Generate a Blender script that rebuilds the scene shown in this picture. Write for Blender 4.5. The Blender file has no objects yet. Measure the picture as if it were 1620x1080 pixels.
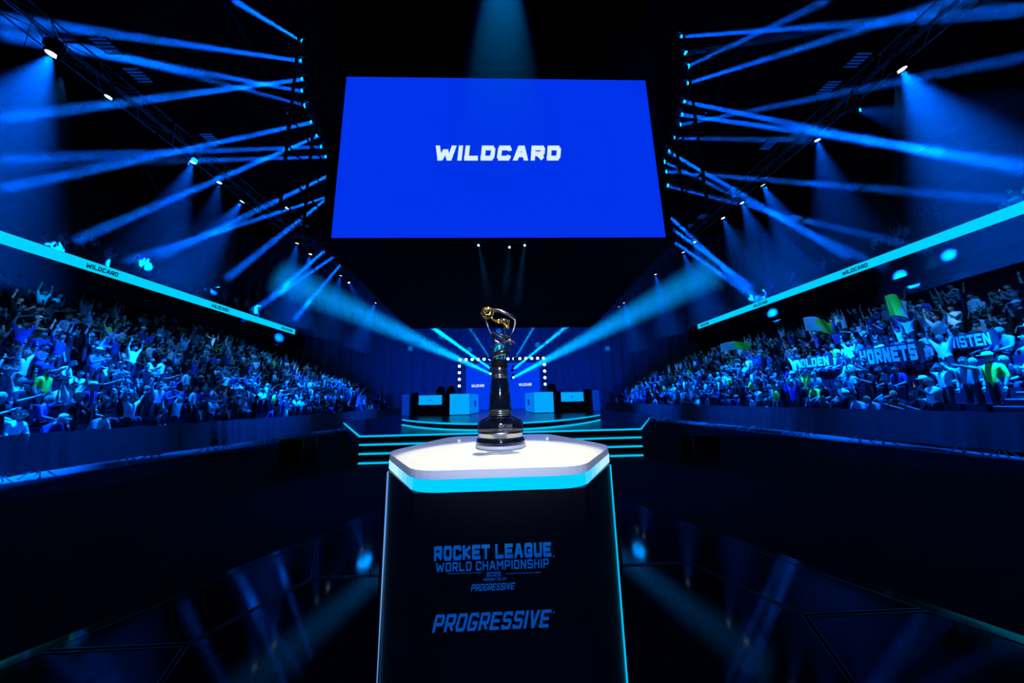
import bpy, math, random
import numpy as np
from mathutils import Vector, Matrix

random.seed(7)
PI = math.pi
sc = bpy.context.scene
COL = sc.collection

# ------------------------------------------------------------------ camera, world, exposure
F = 510.0                                    # focal length in pixels of the 1620 x 1080 frame
PITCH, YAW, ROLL, EYE = math.radians(10), math.radians(2), math.radians(1.3), 1.6
fw = Vector((math.sin(YAW) * math.cos(PITCH), math.cos(YAW) * math.cos(PITCH), math.sin(PITCH)))
_r0 = Vector((math.cos(YAW), -math.sin(YAW), 0))
_u0 = _r0.cross(fw)
rt = _r0 * math.cos(ROLL) - _u0 * math.sin(ROLL)
up = _u0 * math.cos(ROLL) + _r0 * math.sin(ROLL)
cam = bpy.data.objects.new('camera', bpy.data.cameras.new('camera'))
COL.objects.link(cam)
cam.data.sensor_width = 36
cam.data.lens = F / 1620 * 36
cam.data.clip_start = 0.05
cam.data.clip_end = 300
_m = Matrix((rt, up, -fw)).transposed().to_4x4()
_m.translation = Vector((0, 0, EYE))
cam.matrix_world = _m
sc.camera = cam
EYEP = Vector((0, 0, EYE))
sc.view_settings.view_transform = 'Standard'
sc.view_settings.look = 'None'
sc.view_settings.exposure = 0.0
sc.view_settings.gamma = 1.0
sc.view_settings.use_curve_mapping = False
sc.cycles.transparent_max_bounces = 80
sc.cycles.max_bounces = 6
sc.cycles.diffuse_bounces = 2
sc.cycles.glossy_bounces = 3
sc.cycles.volume_bounces = 0
sc.cycles.sample_clamp_indirect = 4
wd = bpy.data.worlds.new('dark_hall')
sc.world = wd
wd.use_nodes = True
wd.node_tree.nodes['Background'].inputs[0].default_value = (0.0, 0.0, 0.0015, 1)


def lamp(kind, loc, target, energy, color, **kw):
    l = bpy.data.lights.new('lamp_light', kind)
    for k, v in kw.items():
        setattr(l, k, v)
    l.energy = energy
    l.color = color
    o = bpy.data.objects.new('lamp_light', l)
    COL.objects.link(o)
    o.location = loc
    d = Vector(target) - Vector(loc)
    o.rotation_euler = d.to_track_quat('-Z', 'Y').to_euler()
    return o


BLUE = (0.0, 0.11, 1.0)
CYAN = (0.0, 0.30, 1.0)
KEY_POS, KEY_AIM = Vector((0.12, 3.3, 8.2)), Vector((-0.01, 1.22, 1.40))
# key spot that hits the pedestal top
lamp('SPOT', KEY_POS, KEY_AIM, 3200, (0.9, 0.95, 1.0), spot_size=math.radians(6.6), spot_blend=0.2, shadow_soft_size=0.03)
# blue front spot added behind the camera for podium lettering; white spot for trophy
lamp('SPOT', (0.5, -9, 9), (0, 1.2, 0.8), 3300, (0.0, 0.20, 1.0), spot_size=math.radians(14), spot_blend=0.6, shadow_soft_size=0.3)
lamp('SPOT', (0.25, -5.0, 5.2), (0, 1.42, 1.64), 1500, (0.95, 0.97, 1.0), spot_size=math.radians(8.6), spot_blend=0.12, shadow_soft_size=0.10)
# added crowd fill beside the roof trusses, with no fixtures of its own
for sx in (-1, 1):
    for yy, ty, e in ((8, 11, 2300), (15, 18, 2700), (23, 25, 3200), (30, 31, 2300)):
        lamp('SPOT', (sx * 12.0, yy, 10.8), (sx * 17.5, ty, 3.0), e, (0.02, 0.27, 1.0), spot_size=math.radians(66), spot_blend=0.8, shadow_soft_size=0.08)
# unseen spots added at box height to brighten the cloth covered barriers
for sx in (-1, 1):
    for yy, ty, e in ((9.0, 8.0, 1500), (14, 14, 2600), (20, 21, 3600)):
        lamp('SPOT', (sx * 5.6, yy, 6.9), (sx * 11.0, ty, 0.4), e, (0.0, 0.10, 1.0), spot_size=math.radians(46), spot_blend=1.0, shadow_soft_size=0.1)
# cloth backdrop wash: low spots added in place of the blue haze glow
for x, e in ((-14, 1800), (-5, 4500), (5, 4500), (14, 1800)):
    lamp('SPOT', (x * 0.8, 27, 1.2), (x, 38, 5.5), e, (0.0, 0.05, 1.0), spot_size=math.radians(100), spot_blend=1.0, shadow_soft_size=0.3)
# spots added for the blue glow on the floor between stage and pedestal
for x in (-2.4, 2.4):
    lamp('SPOT', (x, 10.0, 6.9), (x * 1.1, 6.6, 0.0), 900, (0.0, 0.08, 1.0), spot_size=math.radians(34), spot_blend=1.0, shadow_soft_size=0.2)
# stage wash
for x in (-4, 4):
    lamp('SPOT', (x, 9.5, 6.9), (x * 0.8, 15, 1.0), 260, (0.0, 0.10, 1.0), spot_size=math.radians(80), spot_blend=1.0, shadow_soft_size=0.2)


def ray(x, y):
    return fw + rt * ((x - 810) / F) + up * ((540 - y) / F)


def atX(x, y, X):
    r = ray(x, y)
    return EYEP + r * (X / r.x)


def atY(x, y, Y):
    r = ray(x, y)
    return EYEP + r * (Y / r.y)


def atZ(x, y, Z):
    r = ray(x, y)
    return EYEP + r * ((Z - EYE) / r.z)


# ------------------------------------------------------------------ materials
def principled(name, col, rough=0.6, metal=0.0, spec=0.5, noise=0.0, nscale=8.0, bump=0.0):
    m = bpy.data.materials.new(name)
    m.use_nodes = True
    nt = m.node_tree
    b = nt.nodes['Principled BSDF']
    b.inputs['Base Color'].default_value = (*col, 1)
    b.inputs['Roughness'].default_value = rough
    b.inputs['Metallic'].default_value = metal
    b.inputs['Specular IOR Level'].default_value = spec
    if noise or bump:
        tc = nt.nodes.new('ShaderNodeTexCoord')
        n = nt.nodes.new('ShaderNodeTexNoise')
        n.inputs['Scale'].default_value = nscale
        n.inputs['Detail'].default_value = 4
        nt.links.new(tc.outputs['Object'], n.inputs['Vector'])
        if noise:
            mx = nt.nodes.new('ShaderNodeMix')
            mx.data_type = 'RGBA'
            mx.inputs[6].default_value = (*[c * (1 - noise) for c in col], 1)
            mx.inputs[7].default_value = (*[min(1, c * (1 + noise)) for c in col], 1)
            nt.links.new(n.outputs['Fac'], mx.inputs[0])
            nt.links.new(mx.outputs[2], b.inputs['Base Color'])
        if bump:
            bp = nt.nodes.new('ShaderNodeBump')
            bp.inputs['Strength'].default_value = bump
            bp.inputs['Distance'].default_value = 0.02
            nt.links.new(n.outputs['Fac'], bp.inputs['Height'])
            nt.links.new(bp.outputs['Normal'], b.inputs['Normal'])
    return m


def emission(name, col, s=1.0, sampled=False):
    m = bpy.data.materials.new(name)
    m.use_nodes = True
    nt = m.node_tree
    nt.nodes.clear()
    o = nt.nodes.new('ShaderNodeOutputMaterial')
    e = nt.nodes.new('ShaderNodeEmission')
    e.inputs['Color'].default_value = (*col, 1)
    e.inputs['Strength'].default_value = s
    nt.links.new(e.outputs[0], o.inputs['Surface'])
    m.cycles.emission_sampling = 'AUTO' if sampled else 'NONE'   # small lamp faces need no light sampling
    return m


def haze(name, dens, col=(1, 1, 1)):
    m = bpy.data.materials.new(name)
    m.use_nodes = True
    nt = m.node_tree
    nt.nodes.clear()
    o = nt.nodes.new('ShaderNodeOutputMaterial')
    v = nt.nodes.new('ShaderNodeVolumeScatter')
    v.inputs['Density'].default_value = dens
    v.inputs['Color'].default_value = (*col, 1)
    nt.links.new(v.outputs[0], o.inputs['Volume'])
    return m


M = {}
M['black'] = principled('black_paint', (0.004, 0.004, 0.005), 0.7, spec=0.15, noise=0.3)
M['blackcloth'] = principled('black_cloth', (0.006, 0.006, 0.008), 0.95, spec=0.05, noise=0.3, nscale=20)
M['carpet'] = principled('black_carpet', (0.012, 0.012, 0.014), 0.9, spec=0.05, noise=0.4, nscale=30)
M['concrete'] = principled('grey_concrete', (0.14, 0.14, 0.15), 0.7, spec=0.3, noise=0.3, nscale=3, bump=0.1)
M['glossfloor'] = principled('gloss_black_panel', (0.003, 0.003, 0.005), 0.06, spec=0.2, noise=0.2, nscale=2)
M['seam'] = principled('dark_metal_trim', (0.10, 0.10, 0.12), 0.3, metal=0.8)
M['stagefloor'] = principled('stage_deck', (0.02, 0.02, 0.03), 0.22, spec=0.6, noise=0.2, nscale=3)
M['stageside'] = principled('stage_fascia', (0.012, 0.012, 0.016), 0.35, spec=0.5)
M['steel'] = principled('galvanised_steel', (0.35, 0.36, 0.38), 0.4, metal=0.7, noise=0.2)
M['alu'] = principled('aluminium_truss', (0.16, 0.16, 0.18), 0.4, metal=0.9)
M['barcloth'] = principled('barrier_cloth', (0.16, 0.17, 0.24), 0.8, spec=0.2, noise=0.15, nscale=4)
M['curtain'] = principled('backdrop_curtain', (0.16, 0.16, 0.2), 0.9, spec=0.1, noise=0.1, nscale=2)
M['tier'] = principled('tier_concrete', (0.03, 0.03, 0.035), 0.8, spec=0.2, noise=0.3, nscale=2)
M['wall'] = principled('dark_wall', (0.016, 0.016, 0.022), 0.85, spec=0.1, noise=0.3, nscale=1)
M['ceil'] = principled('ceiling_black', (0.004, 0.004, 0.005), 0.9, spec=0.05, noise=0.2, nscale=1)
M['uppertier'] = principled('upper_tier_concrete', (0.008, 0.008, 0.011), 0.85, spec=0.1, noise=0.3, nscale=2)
M['seat'] = principled('seat_plastic', (0.03, 0.04, 0.09), 0.5, noise=0.2)
M['led'] = emission('blue_screen', (0.0, 0.033, 0.83), 1.0, True)
M['led2'] = emission('blue_stage_screen', (0.0, 0.042, 0.85), 1.0)
M['white_led'] = emission('white_letters', (0.68, 0.88, 1.0), 1.0)
M['ribbon'] = emission('cyan_ribbon_screen', (0.0, 0.64, 1.0), 1.0)
M['ribbontext'] = principled('dark_letters', (0.0, 0.01, 0.04), 0.8)
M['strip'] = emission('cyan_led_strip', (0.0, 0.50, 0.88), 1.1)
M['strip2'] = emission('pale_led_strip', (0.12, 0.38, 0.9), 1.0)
M['cyanpanel'] = emission('cyan_panel', (0.0, 0.38, 1.0), 1.0)
M['cyanside'] = emission('blue_panel', (0.0, 0.19, 0.9), 1.0)
M['bluepanel'] = emission('dim_blue_panel', (0.0, 0.035, 0.42), 1.0)
M['trough'] = emission('pedestal_glow', (0.0, 0.56, 1.0), 1.15, True)
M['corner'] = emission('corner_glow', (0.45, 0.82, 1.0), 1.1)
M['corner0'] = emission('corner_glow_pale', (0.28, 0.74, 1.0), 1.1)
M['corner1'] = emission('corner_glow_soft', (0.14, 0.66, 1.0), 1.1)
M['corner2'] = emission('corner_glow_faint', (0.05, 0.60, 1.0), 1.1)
M['hot'] = emission('lamp_face', (0.75, 0.9, 1.0), 5.0)
M['lens'] = emission('wash_lens', (0.55, 0.72, 1.0), 3.0)
M['slab'] = principled('frosted_acrylic', (0.85, 0.88, 0.9), 0.35, spec=0.5)
_sb = M['slab'].node_tree.nodes['Principled BSDF']
_sb.inputs['Coat Weight'].default_value = 0.3
M['pedestal'] = principled('pedestal_black', (0.004, 0.004, 0.007), 0.4, spec=0.3)
M['print'] = principled('blue_print', (0.05, 0.75, 0.9), 0.5)
M['chrome'] = principled('polished_steel', (0.92, 0.93, 0.97), 0.22, metal=1.0)
M['gunmetal'] = principled('gunmetal', (0.10, 0.11, 0.15), 0.22, metal=0.85)
M['darkmetal'] = principled('black_gloss_metal', (0.006, 0.010, 0.024), 0.09, metal=0.3, spec=0.8)
M['gold'] = principled('gold', (0.95, 0.62, 0.15), 0.25, metal=1.0)
M['teal'] = principled('teal_metal', (0.05, 0.42, 0.60), 0.2, metal=0.8)
M['tealglow'] = emission('teal_inlay', (0.0, 0.45, 0.75), 1.0)
M['flaggreen'] = principled('flag_green', (0.25, 1.0, 0.05), 0.8)
M['flagwhite'] = principled('flag_white', (0.7, 0.75, 0.8), 0.8)
M['flagdark'] = principled('flag_dark', (0.01, 0.012, 0.02), 0.8)
M['letterblue'] = principled('banner_letters', (0.35, 0.5, 0.7), 0.8)
M['skin'] = principled('skin', (0.34, 0.24, 0.20), 0.6)
M['trouser'] = principled('trousers', (0.012, 0.013, 0.022), 0.9)
M['shoe'] = principled('shoe', (0.2, 0.2, 0.2), 0.6)
M['eye'] = principled('eye', (0.01, 0.01, 0.01), 0.4)
M['phone'] = emission('phone_screen', (0.6, 0.85, 1.0), 2.5)
M['haze_beam'] = haze('haze_in_beam', 0.001)
M['haze_wash'] = haze('haze_in_wash', 0.002)
M['haze_big'] = haze('haze_in_big_beam', 0.001)
M['haze_key'] = haze('haze_in_key_beam', 0.03, (0.0, 0.20, 1.0))
_nt = M['haze_key'].node_tree                 # height ramp fades the beam downward; its blue is put in the haze colour
_g, _sp, _mr = _nt.nodes.new('ShaderNodeNewGeometry'), _nt.nodes.new('ShaderNodeSeparateXYZ'), _nt.nodes.new('ShaderNodeMapRange')
_nt.links.new(_g.outputs['Position'], _sp.inputs[0])
_nt.links.new(_sp.outputs['Z'], _mr.inputs['Value'])
_mr.interpolation_type = 'SMOOTHSTEP'
_mr.inputs['From Min'].default_value = 2.5
_mr.inputs['From Max'].default_value = 5.6
_mr.inputs['To Min'].default_value = 0.0
_mr.inputs['To Max'].default_value = 0.2
_nt.links.new(_mr.outputs[0], [n for n in _nt.nodes if n.type == 'VOLUME_SCATTER'][0].inputs['Density'])


def objcolor_material(name, use_alpha=False):
    m = principled(name, (0.5, 0.5, 0.5), 0.85, spec=0.15)
    nt = m.node_tree
    oi = nt.nodes.new('ShaderNodeObjectInfo')
    b = nt.nodes['Principled BSDF']
    if use_alpha:
        mx = nt.nodes.new('ShaderNodeMix')
        mx.data_type = 'RGBA'
        mx.inputs[6].default_value = (0.012, 0.010, 0.009, 1)
        mx.inputs[7].default_value = (0.5, 0.36, 0.16, 1)
        nt.links.new(oi.outputs['Alpha'], mx.inputs[0])
        nt.links.new(mx.outputs[2], b.inputs['Base Color'])
    else:
        nt.links.new(oi.outputs['Color'], b.inputs['Base Color'])
    return m


def randcolor_material(name, stops):
    m = principled(name, (0.5, 0.5, 0.5), 0.85, spec=0.15)
    nt = m.node_tree
    oi = nt.nodes.new('ShaderNodeObjectInfo')
    cr = nt.nodes.new('ShaderNodeValToRGB')
    cr.color_ramp.interpolation = 'CONSTANT'
    els = cr.color_ramp.elements
    while len(els) < len(stops):
        els.new(0.5)
    for e, (p, c) in zip(els, stops):
        e.position = p
        e.color = (*c, 1)
    nt.links.new(oi.outputs['Random'], cr.inputs[0])
    nt.links.new(cr.outputs[0], nt.nodes['Principled BSDF'].inputs['Base Color'])
    return m


M['shirt'] = objcolor_material('shirt_cloth')
M['hair'] = objcolor_material('hair', True)
M['shirt_mixed'] = randcolor_material('mixed_shirts', [
    (0.0, (0.01, 0.01, 0.015)), (0.36, (0.8, 0.82, 0.85)), (0.56, (0.05, 0.06, 0.09)), (0.70, (0.3, 0.35, 0.4)),
    (0.80, (0.1, 0.2, 0.9)), (0.88, (0.55, 0.6, 0.62)), (0.96, (0.3, 0.9, 0.05)), (0.985, (0.7, 0.2, 0.9))])
M['hair_mixed'] = randcolor_material('mixed_hair', [(0.0, (0.01, 0.01, 0.01)), (0.6, (0.05, 0.035, 0.02)), (0.85, (0.3, 0.22, 0.12)), (0.93, (0.7, 0.7, 0.7))])


# ------------------------------------------------------------------ mesh builder
class MB:
    def __init__(s):
        s.v, s.f, s.mi = [], [], []
        s.cur = 0
        s.smooth = []
        s.sm = False

    def add(s, vs, fs):
        n = len(s.v)
        s.v += [tuple(v) for v in vs]
        for f in fs:
            s.f.append(tuple(n + i for i in f))
            s.mi.append(s.cur)
            s.smooth.append(s.sm)

    def box(s, c, size, rot=None):
        c = Vector(c)
        hx, hy, hz = size[0] / 2, size[1] / 2, size[2] / 2
        vs = [Vector((x, y, z)) for z in (-hz, hz) for y in (-hy, hy) for x in (-hx, hx)]
        if rot is not None:
            vs = [rot @ v for v in vs]
        s.add([v + c for v in vs], [(0, 2, 3, 1), (4, 5, 7, 6), (0, 1, 5, 4), (2, 6, 7, 3), (0, 4, 6, 2), (1, 3, 7, 5)])

    def prism(s, poly, z0, z1, top=1.0, cen=(0, 0)):
        n = len(poly)
        a = sum(poly[i][0] * poly[(i + 1) % n][1] - poly[(i + 1) % n][0] * poly[i][1] for i in range(n))
        if a < 0:
            poly = poly[::-1]
        vs = [(x, y, z0) for x, y in poly] + [((x - cen[0]) * top + cen[0], (y - cen[1]) * top + cen[1], z1) for x, y in poly]
        fs = [tuple(range(n - 1, -1, -1)), tuple(range(n, 2 * n))] + [(i, (i + 1) % n, n + (i + 1) % n, n + i) for i in range(n)]
        s.add(vs, fs)

    def lathe(s, prof, n=24, c=(0, 0, 0), rot=None, cap=True):
        c = Vector(c)
        vs = []
        for r, z in prof:
            for i in range(n):
                t = 2 * PI * i / n
                v = Vector((r * math.cos(t), r * math.sin(t), z))
                vs.append((rot @ v if rot is not None else v) + c)
        fs = []
        for k in range(len(prof) - 1):
            for i in range(n):
                j = (i + 1) % n
                fs.append((k * n + i, k * n + j, (k + 1) * n + j, (k + 1) * n + i))
        if cap:
            fs.append(tuple(range(n - 1, -1, -1)))
            fs.append(tuple((len(prof) - 1) * n + i for i in range(n)))
        s.add(vs, fs)

    def tube(s, pts, r, n=6, closed=False, flat=1.0, upv=None):
        pts = [Vector(p) for p in pts]
        N = len(pts)
        rs = r if isinstance(r, (list, tuple)) else [r] * N
        vs = []
        side = None
        for i, p in enumerate(pts):
            a = pts[(i - 1) % N] if (closed or i > 0) else p
            b = pts[(i + 1) % N] if (closed or i < N - 1) else p
            t = (b - a).normalized()
            if upv is not None:
                u = Vector(upv)
                side = t.cross(u)
                if side.length < 1e-4:
                    side = t.orthogonal()
                side.normalize()
            elif side is None:
                side = t.orthogonal().normalized()
            else:
                side = (side - t * side.dot(t)).normalized()
            o = side.cross(t).normalized()
            for k in range(n):
                q = 2 * PI * k / n
                vs.append(p + side * (rs[i] * math.cos(q)) + o * (rs[i] * flat * math.sin(q)))
        fs = []
        for i in range(N if closed else N - 1):
            j = (i + 1) % N
            for k in range(n):
                l = (k + 1) % n
                fs.append((i * n + k, i * n + l, j * n + l, j * n + k))
        if not closed:
            fs.append(tuple(range(n - 1, -1, -1)))
            fs.append(tuple((N - 1) * n + k for k in range(n)))
        s.add(vs, fs)

    def ball(s, c, r, seg=12, rings=8, sc_=(1, 1, 1)):
        c = Vector(c)
        vs = [c + Vector((0, 0, -r * sc_[2]))]
        for i in range(1, rings):
            ph = -PI / 2 + PI * i / rings
            for j in range(seg):
                th = 2 * PI * j / seg
                vs.append(c + Vector((r * sc_[0] * math.cos(ph) * math.cos(th), r * sc_[1] * math.cos(ph) * math.sin(th), r * sc_[2] * math.sin(ph))))
        vs.append(c + Vector((0, 0, r * sc_[2])))
        fs = [(0, 1 + (j + 1) % seg, 1 + j) for j in range(seg)]
        for i in range(rings - 2):
            for j in range(seg):
                a, b = 1 + i * seg + j, 1 + i * seg + (j + 1) % seg
                fs.append((a, b, b + seg, a + seg))
        top = len(vs) - 1
        base = 1 + (rings - 2) * seg
        fs += [(base + j, base + (j + 1) % seg, top) for j in range(seg)]
        s.add(vs, fs)

    def mesh(s, name, mats):
        me = bpy.data.meshes.new(name)
        me.from_pydata(s.v, [], s.f)
        for m in (mats if isinstance(mats, (list, tuple)) else [mats]):
            me.materials.append(m)
        me.polygons.foreach_set('material_index', s.mi)
        me.polygons.foreach_set('use_smooth', s.smooth)
        me.update()
        return me

    def build(s, name, mats, parent=None, loc=None):
        o = bpy.data.objects.new(name, s.mesh(name, mats))
        COL.objects.link(o)
        if loc is not None:
            o.location = loc
        if parent is not None:
            o.parent = parent
        return o


def tag(o, label=None, cat=None, group=None, kind=None):
    if label:
        o['label'] = label
    if cat:
        o['category'] = cat
    if group:
        o['group'] = group
    if kind:
        o['kind'] = kind
    return o


def empty(name, loc=(0, 0, 0), rz=0.0, **kw):
    o = bpy.data.objects.new(name, None)
    COL.objects.link(o)
    o.empty_display_size = 0.1
    o.location = loc
    o.rotation_euler = (0, 0, rz)
    return tag(o, **kw)


def copy_tree(o, parent=None):
    c = o.copy()
    COL.objects.link(c)
    if parent is not None:
        c.parent = parent
    for ch in list(o.children):
        copy_tree(ch, c)
    return c


ORD = ('first second third fourth fifth sixth seventh eighth ninth tenth eleventh twelfth thirteenth fourteenth fifteenth sixteenth '
       'seventeenth eighteenth nineteenth twentieth').split()

# ------------------------------------------------------------------ lettering (strokes as thin raised bars)
G = {
    'A': [[(0, 0), (0.42, 1), (0.58, 1), (1, 0)], [(0.22, 0.33), (0.78, 0.33)]],
    'B': [[(0, 0), (0, 1), (0.85, 1), (0.95, 0.9), (0.95, 0.6), (0.85, 0.5), (0, 0.5)], [(0.85, 0.5), (1, 0.4), (1, 0.1), (0.9, 0), (0, 0)]],
    'C': [[(1, 0.84), (1, 0.88), (0.88, 1), (0.12, 1), (0, 0.88), (0, 0.12), (0.12, 0), (0.88, 0), (1, 0.12), (1, 0.16)]],
    'D': [[(0, 0), (0, 1), (0.82, 1), (1, 0.85), (1, 0.15), (0.82, 0), (0, 0)]],
    'E': [[(1, 1), (0, 1), (0, 0), (1, 0)], [(0, 0.5), (0.85, 0.5)]],
    'G': [[(1, 0.84), (1, 0.88), (0.88, 1), (0.12, 1), (0, 0.88), (0, 0.12), (0.12, 0), (0.88, 0), (1, 0.12), (1, 0.44), (0.62, 0.44)]],
    'H': [[(0, 0), (0, 1)], [(1, 0), (1, 1)], [(0, 0.5), (1, 0.5)]],
    'I': [[(0.5, 0), (0.5, 1)]],
    'K': [[(0, 0), (0, 1)], [(1, 1), (0.12, 0.5), (1, 0)]],
    'L': [[(0, 1), (0, 0), (1, 0)]],
    'M': [[(0, 0), (0, 1), (0.5, 0.35), (1, 1), (1, 0)]],
    'N': [[(0, 0), (0, 1), (1, 0), (1, 1)]],
    'O': [[(0.12, 0), (0, 0.15), (0, 0.85), (0.12, 1), (0.88, 1), (1, 0.85), (1, 0.15), (0.88, 0), (0.12, 0)]],
    'P': [[(0, 0), (0, 1), (0.88, 1), (1, 0.88), (1, 0.55), (0.88, 0.42), (0, 0.42)]],
    'R': [[(0, 0), (0, 1), (0.88, 1), (1, 0.88), (1, 0.55), (0.88, 0.42), (0, 0.42)], [(0.5, 0.42), (1, 0)]],
    'S': [[(1, 0.85), (0.9, 1), (0.1, 1), (0, 0.88), (0, 0.6), (0.12, 0.5), (0.88, 0.5), (1, 0.4), (1, 0.12), (0.88, 0), (0.1, 0), (0, 0.15)]],
    'T': [[(0, 1), (1, 1)], [(0.5, 0), (0.5, 1)]],
    'U': [[(0, 1), (0, 0.12), (0.12, 0), (0.88, 0), (1, 0.12), (1, 1)]],
    'V': [[(0, 1), (0.5, 0), (1, 1)]],
    'W': [[(0, 1), (0.22, 0), (0.5, 0.85), (0.78, 0), (1, 1)]],
    'Y': [[(0, 1), (0.5, 0.5), (1, 1)], [(0.5, 0.5), (0.5, 0)]],
    '2': [[(0, 1), (1, 1), (1, 0.5), (0, 0.5), (0, 0), (1, 0)]],
    '0': [[(0, 0), (0, 1), (1, 1), (1, 0), (0, 0)]],
    '5': [[(1, 1), (0, 1), (0, 0.5), (1, 0.5), (1, 0), (0, 0)]],
}
WID = {'I': 0.0, 'W': 1.5, 'M': 1.2, 'A': 1.1}


def text_mesh(mb, s, cen, u, v, h, width=None, aspect=0.78, weight=0.24, shear=0.0, gap=0.16, depth=0.004):
    """raised lettering centred at cen, u = reading direction, v = up, h = letter height"""
    cen, u, v = Vector(cen), Vector(u).normalized(), Vector(v).normalized()
    nrm = u.cross(v).normalized()
    adv = []
    x = 0.0
    for ch in s:
        if ch == ' ':
            x += 0.45
            continue
        w = weight if ch == 'I' else aspect * WID.get(ch, 1.0)
        adv.append((ch, x, w))
        x += w + gap
    tot = x - gap
    kx = (width / (tot * h)) if width else 1.0
    for ch, x0, w in adv:
        for pl in G[ch]:
            pts = []
            for (a, b) in pl:
                px = x0 + weight / 2 + a * (w - weight) if ch != 'I' else x0 + weight / 2
                py = weight / 2 + b * (1 - weight)
                pts.append(((px + shear * (py - 0.5) - tot / 2), py - 0.5))
            for (p, q) in zip(pts[:-1], pts[1:]):
                dx, dy = q[0] - p[0], q[1] - p[1]
                L = math.hypot(dx, dy)
                if L < 1e-6:
                    continue
                ex, ey = dx / L, dy / L
                e = weight * (0.5 if (abs(ex) < 0.05 or abs(ey) < 0.05) else 0.22)
                a0 = (p[0] - ex * e, p[1] - ey * e)
                b0 = (q[0] + ex * e, q[1] + ey * e)
                ox, oy = -ey * weight / 2, ex * weight / 2
                cs = [(a0[0] - ox, a0[1] - oy), (b0[0] - ox, b0[1] - oy), (b0[0] + ox, b0[1] + oy), (a0[0] + ox, a0[1] + oy)]
                if abs(ey) > 0.6 and L > 0.45:     # long uprights and diagonals are cut level at their ends
                    if ey < 0:
                        p, q, ex, ey = q, p, -ex, -ey
                    lo, hi = (weight / 2 if abs(t_) > 0.5 - weight / 2 - 1e-4 else 0.0 for t_ in (p[1], q[1]))
                    hx = weight / 2 / ey
                    xa, ya = p[0], p[1] - lo
                    xb, yb = q[0], q[1] + hi
                    cs = [(xa - hx, ya), (xa + hx, ya), (xb + hx, yb), (xb - hx, yb)]
                cs = [(cx, max(-0.5, min(0.5, cy))) for cx, cy in cs]
                f = [cen + u * (cx * h * kx) + v * (cy * h) + nrm * depth for cx, cy in cs]
                bk = [q_ - nrm * (depth * 0.95) for q_ in f]
                _k = len(mb.v) * 2e-7
                f = [w_ + nrm * _k for w_ in f]
                mb.add(f + bk, [(0, 1, 2, 3), (7, 6, 5, 4), (0, 4, 5, 1), (1, 5, 6, 2), (2, 6, 7, 3), (3, 7, 4, 0)])


# ------------------------------------------------------------------ the hall
def struct(name, mb, m, label=None):
    o = mb.build(name, m)
    return tag(o, label or name.replace('_', ' '), None, None, 'structure')


b = MB(); b.box((0, 15, -0.15), (80, 70, 0.3)); struct('floor', b, M['concrete'], 'grey concrete arena floor showing as a blue strip below the barriers')
b = MB(); b.box((0, 15, 22.2), (80, 70, 0.3)); struct('ceiling', b, M['ceil'], 'black arena ceiling above the lighting rig')
b = MB()                                     # backdrop curtain with soft pleats
N = 260
vs, fs = [], []
for i in range(N + 1):
    x = -36 + 72 * i / N
    y = 38 + 0.10 * math.sin(x * 5.2) + 0.05 * math.sin(x * 13)
    vs += [(x, y, 0), (x, y, 22)]
for i in range(N):
    fs.append((2 * i, 2 * i + 1, 2 * i + 3, 2 * i + 2))
b.add(vs, fs)
b.box((0, 38.6, 11), (72, 0.3, 22))
struct('wall_back', b, M['curtain'], 'tall pleated dark blue curtain wall behind the stage')
for sx, nm in ((-1, 'left'), (1, 'right')):
    b = MB()
    b.box((sx * 24.5, 20, 4.3), (0.4, 36, 8.6))
    b.box((sx * 37, 15, 11), (0.4, 70, 22))
    b.box((sx * 23.85, 20, 8.75), (1.7, 36, 0.25))
    struct('wall_' + nm, b, M['wall'], f'dark concourse wall above the {nm} stand')
b = MB(); b.box((0, -20, 11), (74, 0.4, 22)); struct('wall_rear', b, M['ceil'], 'black wall behind the camera')

BAR = {-1: [(-12.6, 4.2), (-11.0, 8.0), (-10.1, 12.0), (-9.1, 18.0), (-8.2, 25.5), (-7.9, 29)],
       1: [(12.6, 3.6), (11.3, 7.6), (10.7, 12.0), (10.2, 18.0), (9.3, 26.0), (9.0, 30)]}
b = MB()
poly = [(x + 0.25, y) for x, y in BAR[-1]] + [(x - 0.25, y) for x, y in BAR[1][::-1]] + [(12.4, -12), (-12.4, -12)]
b.prism(poly, 0.0, 0.015)
struct('floor_carpet', b, M['carpet'], 'matt black carpet covering the arena floor between the barriers')

ROWP, RISE = 0.85, 0.47
ROWS = {-1: 12, 1: 9}


def row_geom(sx, i):
    x0 = 12.0 + ROWP * i
    z = 0.25 + RISE * i
    ye = 37.4 - max(0.0, (x0 - 12.0)) * 1.02
    return x0, z, max(4.0, x0 * 0.30), ye


for sx, nm in ((-1, 'left'), (1, 'right')):
    b = MB()
    for i in range(14):
        x0, z, ys, ye = row_geom(sx, i)
        b.box((sx * (x0 + ROWP / 2), (ys + ye) / 2, z / 2), (ROWP, ye - ys, z))
        if i > 0:                            # pale nosing on each step
            pass
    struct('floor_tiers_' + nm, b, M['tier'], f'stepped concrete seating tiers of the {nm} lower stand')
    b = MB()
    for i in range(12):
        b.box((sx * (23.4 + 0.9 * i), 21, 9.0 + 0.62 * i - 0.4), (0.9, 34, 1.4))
    struct('floor_upper_tiers_' + nm, b, M['uppertier'], f'dark stepped tiers of the {nm} upper balcony')

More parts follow.
